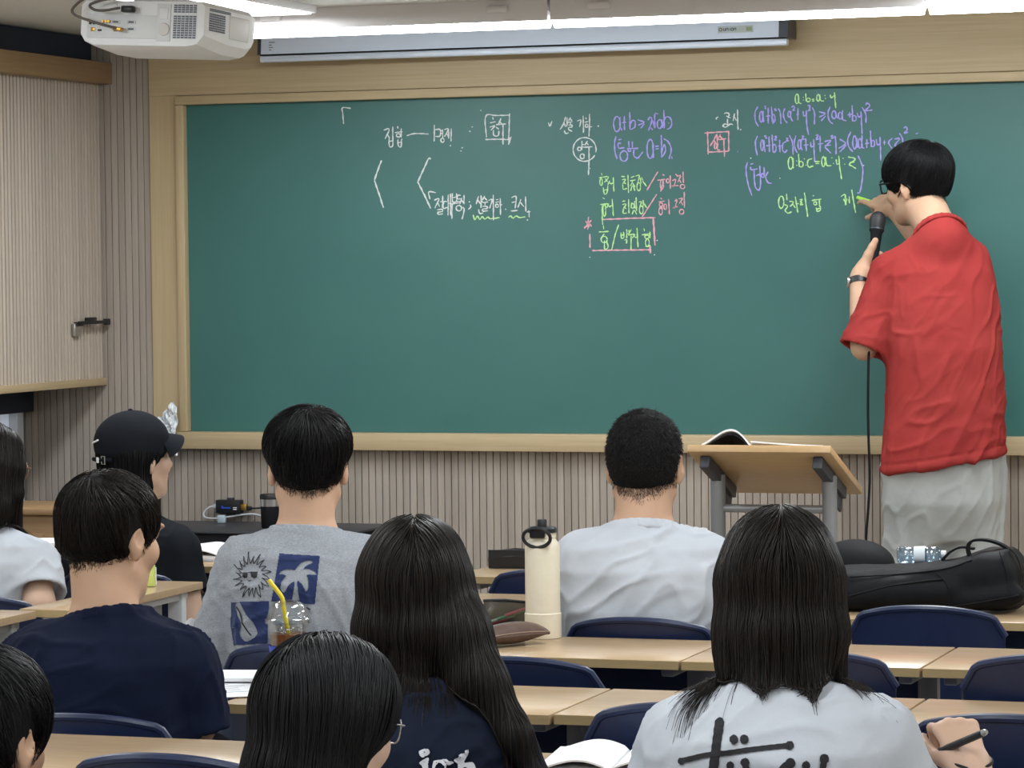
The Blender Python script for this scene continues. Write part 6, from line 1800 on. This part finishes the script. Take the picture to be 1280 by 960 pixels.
write('green chalk second line of words', 'g', C_, [[(246, 348), (266, 360)], [(222, 412), (294, 404)], [(244, 410), (242, 500), (246, 600)], EL(262, 466, 13, 56), [(302, 402), (284, 442)], [(296, 420), (320, 438)], [(334, 358), (346, 518)], [(310, 426), (336, 422)],
    [(428, 382), (456, 378)], [(428, 412), (462, 406), (438, 452)], [(448, 432), (464, 452)], [(440, 448), (436, 490), (472, 488)], [(486, 362), (490, 492)], [(512, 392), (510, 446)], EL(524, 424, 13, 24), [(544, 376), (546, 450)], [(556, 344), (560, 472)], [(518, 502), (538, 464), (562, 502)], [(578, 390), (606, 384), (590, 432)], [(620, 368), (622, 432)], EL(604, 460, 18, 36), [(620, 390), (636, 414), (654, 442)]], 1.6)
write('pink chalk second slash and words', 'r', C_, [[(746, 316), (680, 418), (610, 526)], [(778, 350), (796, 360)], [(762, 388), (818, 378)], EL(785, 412, 16, 18), EL(782, 470, 16, 36), [(800, 440), (772, 452)], EL(824, 432, 13, 26), [(856, 362), (862, 502)], [(910, 380), (932, 374), (914, 436), (894, 440), (942, 430)], [(922, 360), (936, 372)], [(948, 360), (986, 354), (954, 402)], [(970, 386), (988, 416)], [(1000, 294), (1001, 442)], EL(976, 478, 21, 22)], 1.6)
write('pink chalk box with a star', 'r', C_, [[(250, 549), (370, 544), (480, 539), (732, 532)], [(711, 535), (718, 640), (729, 790)], [(715, 535), (724, 660), (730, 780)], [(150, 836), (400, 832), (690, 829)], [(128, 680), (130, 810)], [(664, 790), (684, 800)], [(678, 785), (686, 862)], [(683, 790), (692, 858)],
    [(116, 524), (110, 642)], [(86, 564), (146, 612)], [(142, 556), (76, 632)], [(92, 572), (140, 598), (100, 584), (124, 620)]], 1.9)
write('green chalk third line of words in the pink box', 'g', C_, [[(252, 604), (256, 640)], [(212, 666), (302, 659)], [(262, 680), (230, 720)], EL(260, 734, 28, 30), [(262, 742), (266, 822), (296, 802), (280, 738)], [(394, 598), (362, 692), (330, 830)], [(416, 668), (420, 720), (442, 714), (440, 664)], [(418, 694), (441, 690)], [(470, 640), (468, 722)], [(470, 684), (490, 680)], [(490, 644), (490, 702)], [(446, 742), (470, 735), (465, 772)], [(512, 640), (494, 672)], [(492, 690), (542, 684)], [(510, 690), (508, 828)], [(545, 686), (520, 722)], [(536, 700), (556, 722)], [(564, 628), (573, 808)], [(546, 716), (566, 713)], [(628, 632), (633, 656)], [(608, 692), (692, 680)], EL(655, 710, 20, 16), [(684, 660), (684, 726)], EL(660, 764, 17, 36), [(640, 802), (688, 788)]], 1.7)
write('white chalk dots round the box', 'w', C_, [DOT(128, 897, 5), DOT(725, 875, 5), DOT(750, 742, 5)])
D_ = (870, 105, 9.143)
write('white chalk bullet and short word', 'w', D_, [[(256, 374), (228, 392), (240, 404)], [(322, 345), (340, 330), (378, 342), (366, 392)], [(346, 366), (396, 386)], [(358, 398), (362, 470)], [(424, 466), (392, 458), (362, 478), (334, 494), (306, 478), (330, 456), (362, 466)], [(442, 336), (424, 422)], [(438, 372), (462, 420)], [(474, 290), (478, 450), (482, 522)], DOT(512, 520, 6)])
write('pink chalk word in a drawn box', 'r', D_, [[(96, 562), (240, 550), (382, 542)], [(132, 543), (136, 680), (140, 808)], [(372, 534), (376, 770)], [(140, 778), (372, 768)], [(238, 572), (204, 640), (164, 708)], [(206, 642), (228, 684)], [(240, 570), (246, 682)], [(246, 632), (262, 628)], EL(224, 706, 13, 36), [(250, 680), (246, 752), (274, 750)], [(282, 574), (258, 618)], [(268, 588), (304, 626)], [(240, 638), (348, 625)], [(318, 622), (322, 720), (328, 832)]], 1.8)
write('violet chalk first inequality', 'p', D_, [[(706, 258), (675, 330), (680, 420), (714, 486)], EL(745, 375, 18, 62), [(765, 308), (772, 438)], [(780, 258), (798, 250), (790, 276), (804, 284)], [(825, 268), (826, 452)], [(800, 368), (848, 364)], [(862, 260), (880, 458)], EL(886, 392, 18, 46), [(892, 292), (916, 284), (900, 308), (924, 300)], [(944, 278), (966, 340), (970, 458)], [(1016, 278), (1000, 330), (1010, 400), (1042, 446)], EL(1066, 345, 15, 36), [(1085, 308), (1085, 390), (1108, 428)], [(1094, 266), (1116, 250), (1126, 275), (1104, 302), (1134, 296)], [(1165, 272), (1165, 412)], [(1148, 350), (1182, 344)], [(475, 768), (480, 772)]], 1.9)
E_ = (980, 105, 7.529)
write('violet chalk first inequality, right side', 'p', E_, [[(180, 254), (186, 302), (210, 290)], [(210, 248), (214, 380), (232, 478)], [(220, 206), (242, 200), (240, 236), (224, 252), (252, 245)], [(268, 220), (288, 280), (285, 382)], [(328, 260), (388, 280), (330, 312)], [(350, 348), (392, 300)], [(436, 213), (415, 270), (425, 340), (460, 377)], EL(470, 290, 20, 36), [(488, 260), (492, 300), (508, 326)], EL(530, 298, 18, 32), [(552, 248), (551, 330), (588, 346)], [(600, 290), (652, 284)], [(618, 262), (622, 316)], [(642, 200), (646, 352)], EL(662, 322, 18, 26), [(690, 270), (702, 312), (726, 300)], [(726, 258), (730, 360), (736, 472)], [(734, 218), (770, 280), (772, 367)], [(768, 198), (782, 180), (808, 205), (770, 250), (834, 244)]], 1.9)
write('violet chalk second inequality', 'p', D_, [[(702, 593), (680, 660), (685, 740), (702, 816)], EL(755, 700, 15, 62), [(775, 638), (788, 778)], [(778, 602), (802, 590), (795, 622), (814, 614)], [(835, 598), (839, 778)], [(800, 708), (854, 700)], [(870, 578), (881, 782)], EL(896, 735, 20, 46), [(894, 602), (922, 600), (900, 642), (928, 638)], [(955, 638), (961, 782)], [(938, 712), (978, 704)], [(1034, 658), (995, 680), (990, 750), (1015, 782), (1044, 752)], [(1028, 624), (1052, 620), (1034, 652), (1064, 644)], [(1068, 583), (1105, 680), (1110, 812)], [(1142, 588), (1125, 660), (1135, 740), (1162, 788)]], 1.9)
write('violet chalk second inequality, right side', 'p', E_, [EL(145, 570, 14, 46), [(162, 518), (158, 580), (172, 622)], [(164, 494), (186, 488), (170, 522), (198, 516)], [(205, 513), (210, 632)], [(188, 577), (232, 570)], [(250, 548), (256, 592), (282, 580)], [(280, 518), (284, 640), (291, 737)], [(298, 484), (322, 480), (304, 522), (332, 514)], [(340, 488), (341, 642)], [(318, 567), (368, 559)], [(384, 542), (442, 530), (390, 590), (404, 612), (442, 652)], [(385, 580), (442, 574)], [(438, 494), (462, 485), (444, 514), (472, 504)], [(480, 488), (490, 560), (490, 662)], [(524, 518), (578, 560), (513, 607)], [(524, 642), (588, 574)], [(632, 448), (600, 520), (610, 590), (648, 637)], EL(665, 550, 17, 62), [(685, 508), (692, 602)], EL(716, 560, 16, 46), [(735, 478), (736, 590), (758, 602)], [(780, 518), (781, 602)], [(763, 562), (802, 555)], [(815, 438), (821, 592)], EL(838, 560, 16, 32), [(868, 520), (880, 572), (906, 560)], [(905, 498), (909, 620), (912, 722)], [(945, 528), (946, 572)], [(933, 552), (962, 548)], [(1022, 508), (985, 550), (1018, 607)], [(1040, 520), (1088, 514), (1044, 582), (1104, 574)], [(1088, 463), (1115, 510), (1121, 572)], [(1128, 418), (1146, 402), (1160, 430), (1130, 462), (1168, 454)], [(1238, 470), (1264, 462)]], 1.9)
write('lime chalk ratio a : b = x : y', 'g', E_, [EL(122, 140, 16, 46), [(136, 108), (140, 170), (166, 186)], DOT(183, 125, 4), DOT(183, 150, 4), [(205, 88), (208, 162)], EL(230, 150, 18, 18), [(262, 146), (286, 140)], [(262, 162), (286, 157)], EL(322, 130, 14, 32), [(336, 98), (345, 155), (378, 160)], DOT(386, 108, 4), DOT(390, 134, 4), [(434, 98), (446, 130), (470, 110)], [(476, 78), (480, 150), (488, 227)]], 1.8)
F_ = (920, 180, 6.737)
write('lime chalk ratio a : b : c = x : y : z', 'g', F_, [EL(460, 160, 20, 52), [(480, 116), (482, 206)], DOT(510, 142, 4), DOT(512, 180, 4), [(527, 83), (532, 192)], EL(548, 170, 18, 24), DOT(575, 124, 4), DOT(590, 178, 4), [(642, 122), (606, 140), (610, 192), (654, 184)], [(664, 150), (708, 147)], [(668, 166), (704, 164)], EL(736, 150, 14, 42), [(756, 108), (765, 178), (804, 182)], DOT(808, 116, 4), DOT(822, 164, 4), [(845, 128), (851, 172), (872, 160)], [(866, 98), (875, 200), (891, 297)], DOT(904, 120, 4), DOT(916, 168, 4), [(945, 108), (1004, 126), (955, 170), (978, 186), (1012, 209)], [(956, 158), (1000, 150)]], 1.8)
write('violet chalk brackets and short word', 'p', F_, [[(96, 152), (85, 220), (100, 330), (133, 434)], [(146, 164), (122, 172)], [(122, 190), (130, 216), (182, 210)], [(152, 220), (160, 350), (190, 389), (206, 350), (202, 262), (168, 268)], [(200, 182), (205, 262)], EL(226, 266, 12, 16), [(236, 192), (240, 272)], [(270, 233), (250, 280), (272, 326), (302, 330)], [(1028, 98), (1065, 190), (1065, 280), (1045, 402), (1020, 411)]], 1.9)
write('white chalk specks', 'w', F_, [DOT(370, 287, 5), DOT(1075, 180, 4), DOT(125, 118, 4)])
write('lime chalk words being written', 'g', F_, [EL(381, 490, 22, 52), [(425, 418), (430, 472)], [(408, 512), (436, 522), (414, 560), (440, 582), (468, 570)], [(448, 482), (484, 490), (455, 528)], [(478, 505), (502, 538)], [(500, 443), (521, 578)], [(510, 506), (532, 500)], [(535, 470), (560, 466), (540, 490), (558, 490), (540, 512), (568, 508)], [(577, 410), (590, 510), (605, 614)], [(648, 432), (657, 438)], [(638, 476), (718, 464)], EL(668, 500, 13, 14), [(702, 470), (704, 530)], [(674, 534), (685, 567), (712, 552), (708, 520)], [(676, 550), (710, 540)], [(884, 442), (918, 428), (920, 500)], [(905, 462), (932, 512)], [(935, 456), (920, 516)], [(955, 440), (956, 500)], [(944, 474), (958, 470)], [(975, 383), (990, 480), (1008, 580)]], 1.8)

# ------------------------------------------------------------------ prints on the shirts
def shirt_of(P, name):
    for p in P.parts:
        if p.name.split('.')[0] == name: return p
def projector_for(P, o, lift=.0016):
    me = o.data; n = len(me.vertices); V = np.empty(n * 3, np.float32); me.vertices.foreach_get('co', V); V = P.to_world(V.reshape(-1, 3).astype(float))
    tree = BVHTree.FromPolygons([tuple(v) for v in V], [tuple(p.vertices) for p in me.polygons])
    last = [None]
    def place(px, py):
        d = ray(px, py); d = d / np.linalg.norm(d)
        h = tree.ray_cast(Vector(CAM_P), Vector(d))
        if h[0] is None:
            q = last[0] if last[0] is not None else CAM_P + d * 5
            return P.to_local(q)
        nn = Vector(h[1]); nn = nn if nn.dot(Vector(d)) < 0 else -nn
        q = np.array(h[0] + nn * lift); last[0] = q
        return P.to_local(q)
    return place
def inside(poly, X, Y):
    c = np.zeros(X.shape, bool); n = len(poly)
    for i in range(n):
        (x1, y1), (x2, y2) = poly[i], poly[(i + 1) % n]
        c ^= ((y1 > Y) != (y2 > Y)) & (X < (x2 - x1) * (Y - y1) / ((y2 - y1) if y2 != y1 else 1e-9) + x1)
    return c
def fill(place, polys, holes=(), h=.7):
    xs = [p[0] for q in polys for p in q]; ys = [p[1] for q in polys for p in q]
    gx = np.arange(min(xs) - h, max(xs) + 2 * h, h); gy = np.arange(min(ys) - h, max(ys) + 2 * h, h)
    X, Y = np.meshgrid((gx[:-1] + gx[1:]) / 2, (gy[:-1] + gy[1:]) / 2, indexing='ij')
    m = np.zeros(X.shape, bool)
    for q in polys: m |= inside(q, X, Y)
    for q in holes: m &= ~inside(q, X, Y)
    ids = {}; V = []; Q = []
    def vid(i, j):
        if (i, j) not in ids:
            ids[(i, j)] = len(V); V.append(place(gx[i], gy[j]))
        return ids[(i, j)]
    for i, j in np.argwhere(m):
        Q.append((vid(i, j), vid(i, j + 1), vid(i + 1, j + 1), vid(i + 1, j)))
    return np.array(V), np.array(Q)
def decal(o, name, VQ, m, label=None):
    d = link(name, np_mesh(name, VQ[0], VQ[1]), m, o)
    if label: d['label'] = label
    return d
def curvy(pts, n=60, closed=True):
    P_ = [np.array(p, float) for p in pts]; N = len(P_); m = max(2, n // N); out = []
    for i in range(N):
        a, b, c, d = P_[i - 1], P_[i], P_[(i + 1) % N], P_[(i + 2) % N]
        for k in range(m):
            t = k / m
            out.append(tuple(.5 * (2 * b + (c - a) * t + (2 * a - 5 * b + 4 * c - d) * t * t + (3 * b - a - 3 * c + d) * t ** 3)))
    return out
M['ink_navy'] = fabric('navy_print', (.018, .030, .095), (.026, .040, .115), 20)
M['ink_black'] = fabric('black_print', (.020, .020, .023), (.034, .034, .038), 20)
M['ink_white'] = fabric('white_print', (.52,.52,.56), (.58,.58,.62), 20)
o = shirt_of(GREY, 'sweatshirt'); pl = projector_for(GREY, o)
k = (220, 640, 785 / 180.)
C = lambda pts: [(k[0] + x / k[2], k[1] + y / k[2]) for x, y in pts]
palm = C([(650, 318), (662, 298), (680, 280), (705, 268), (730, 264), (745, 268), (742, 280), (722, 288), (704, 300), (694, 314), (716, 310), (740, 316), (760, 328), (770, 344), (750, 345), (728, 342), (712, 346), (720, 366), (724, 392), (720, 420), (706, 436), (698, 414), (686, 392), (668, 378), (660, 376), (663, 410), (668, 445), (674, 480), (632, 480), (640, 440), (645, 405), (646, 380), (628, 388), (612, 404), (600, 428), (590, 440), (576, 432), (570, 412), (574, 388), (586, 366), (602, 350), (586, 342), (564, 342), (570, 328), (586, 318), (606, 312), (628, 314)])
palm_sq = C([(565, 228), (783, 242), (757, 504), (521, 486)])
decal(o, 'palm_print', fill(pl, [palm_sq], [palm]), M['ink_navy'], 'navy square with a pale palm tree')
sq2 = C([(304, 492), (508, 486), (500, 716), (318, 726), (300, 620)])
bird = C(curvy([(325, 505), (350, 498), (385, 560), (420, 600), (446, 660), (420, 690), (380, 705), (350, 665), (356, 610), (335, 560)], 80))
decal(o, 'lower_print', fill(pl, [sq2], [bird]), M['ink_navy'], 'navy square with a pale shape')
sun = []
N = 20; cx, cy = 414, 348
for i in range(N):
    a = 2 * math.pi * i / N; b_ = a + math.pi / N; r1 = 122 + 14 * math.sin(i * 2.4); r0 = 66
    pa = (cx + r0 * math.cos(a - .10) * .85, cy + r0 * math.sin(a - .10)); tip_ = (cx + r1 * math.cos(a + .16) * .80, cy + r1 * math.sin(a + .16)); pb_ = (cx + r0 * math.cos(a + .2) * .85, cy + r0 * math.sin(a + .2))
    sun += [C([pa, ((pa[0] + tip_[0]) / 2 + 4 * math.cos(b_), (pa[1] + tip_[1]) / 2 - 4), tip_]), C([tip_, ((pb_[0] + tip_[0]) / 2 - 4, (pb_[1] + tip_[1]) / 2 + 3), pb_])]
sun += [C([(362, 334), (448, 328)]), C([(392, 368), (400, 378), (412, 370)])]
decal(o, 'sun_print', ribbons(sun, pl, 1.0, 3), M['ink_black'], 'thin outline of a smiling sun in sunglasses')
decal(o, 'sunglasses_print', fill(pl, [C([(364, 334), (392, 334), (390, 358), (376, 362), (364, 352)]), C([(408, 332), (446, 330), (442, 356), (426, 362), (410, 352)])], h=.5), M['ink_black'])
decal(o, 'dark_stroke', ribbons([C([(712, 520), (722, 526), (732, 534)]), C([(330, 515), (352, 552), (362, 600)]), C([(360, 600), (384, 640), (412, 676)])], pl, 1.6, 4, .03, 2), M['ink_black'])
# white shirt: brush lettering
o = shirt_of(PEN, 't_shirt'); pl = projector_for(PEN, o)
k = (780, 620, 2.56)
S_ = [C([(308, 718), (300, 770), (294, 820), (286, 880), (280, 940), (276, 1010)])]
V1 = ribbons(S_, pl, 11.5, 5, .02, 5)
decal(o, 'black_lettering', V1, M['ink_black'], 'black brush lettering'); pl = projector_for(PEN, o, .0021)
decal(o, 'black_lettering', ribbons([C([(184, 848), (250, 832), (330, 822), (430, 810), (532, 799)])], pl, 6.5, 6, .02, 4), M['ink_black'])
blob = lambda x, y, r: C([(x + r * math.cos(a), y + r * 1.05 * math.sin(a)) for a in np.linspace(0, 2 * math.pi, 18)[:-1]])
polys = [blob(308, 724, 13), blob(186, 848, 11), blob(530, 800, 14), blob(352, 781, 14), blob(385, 780, 14), blob(341, 862, 13), blob(388, 853, 14), blob(532, 856, 16), blob(582, 862, 13), blob(640, 842, 15)]
decal(o, 'black_lettering', fill(pl, polys, h=.8), M['ink_black'])
decal(o, 'black_lettering', ribbons([C([(341, 862), (338, 900), (352, 940), (380, 930), (392, 890), (388, 853)]), C([(392, 880), (392, 960), (380, 1010)]), C([(532, 856), (508, 870), (498, 900), (530, 930), (512, 970)]), C([(582, 862), (572, 900), (556, 940)]), C([(640, 842), (632, 880), (612, 920), (600, 1000)]), C([(588, 880), (596, 915), (622, 910)])], projector_for(PEN, o, .0026), 8, 7, .03, 4), M['ink_black'])
# navy shirt: white old-style letters, mostly below the frame
o = shirt_of(INK, 't_shirt'); pl = projector_for(INK, o, .004)
k = (500, 860, 1280 / 220.)
lt = [C(curvy([(148, 462), (200, 444), (212, 478), (162, 505), (146, 482)], 40)), C(curvy([(140, 540), (205, 508), (206, 560), (212, 640), (168, 680), (166, 580)], 50)),
      C(curvy([(238, 580), (250, 534), (300, 528), (372, 530), (380, 546), (330, 566), (342, 600), (300, 640), (250, 630)], 60)),
      C(curvy([(392, 520), (484, 458), (486, 480), (462, 540), (520, 540), (548, 590), (540, 680), (500, 680), (500, 600), (456, 580), (446, 680), (404, 680), (416, 560)], 80))]
ho = [C(curvy([(262, 585), (282, 552), (316, 566), (312, 610), (280, 618)], 30))] + [C(EL(x, y, 4, 4)) for x, y in ((180, 470), (180, 538), (268, 548), (330, 548), (432, 500), (466, 468))]
decal(o, 'white_lettering', fill(pl, lt, ho, h=.42), M['ink_white'], 'white old-style lettering')
# pen in the hand of the white-shirted person
pa, pb_ = PEN.to_world(PEN.px(1206, 926, 4.90)), PEN.to_world(PEN.px(1232, 915, 4.87))
t = empty('pen', tuple(pb_), label='black pen with a pale tip end held by the person in the white lettered shirt', cat='pen')
d = Vector(pa - pb_).normalized(); q = d.to_track_quat('Z', 'Y').to_matrix()
b = MB(); b.lathe([(.001, .006), (.0058, .006), (.006, .04), (.006, .115), (.002, .14), (.001, .14)], n=16, rot=q); b.build('barrel', M['black'], t)
b = MB(); b.lathe([(.001, -.002), (.0035, -.002), (.005, .002), (.0055, .008), (.001, .008)], n=16, rot=q); b.build('push_button', M['steel'], t)
b = MB(); b.box(q @ Vector((.0068, 0, .028)), (.002, .004, .04), rot=q, bev=.0006); b.build('clip', M['black'], t)
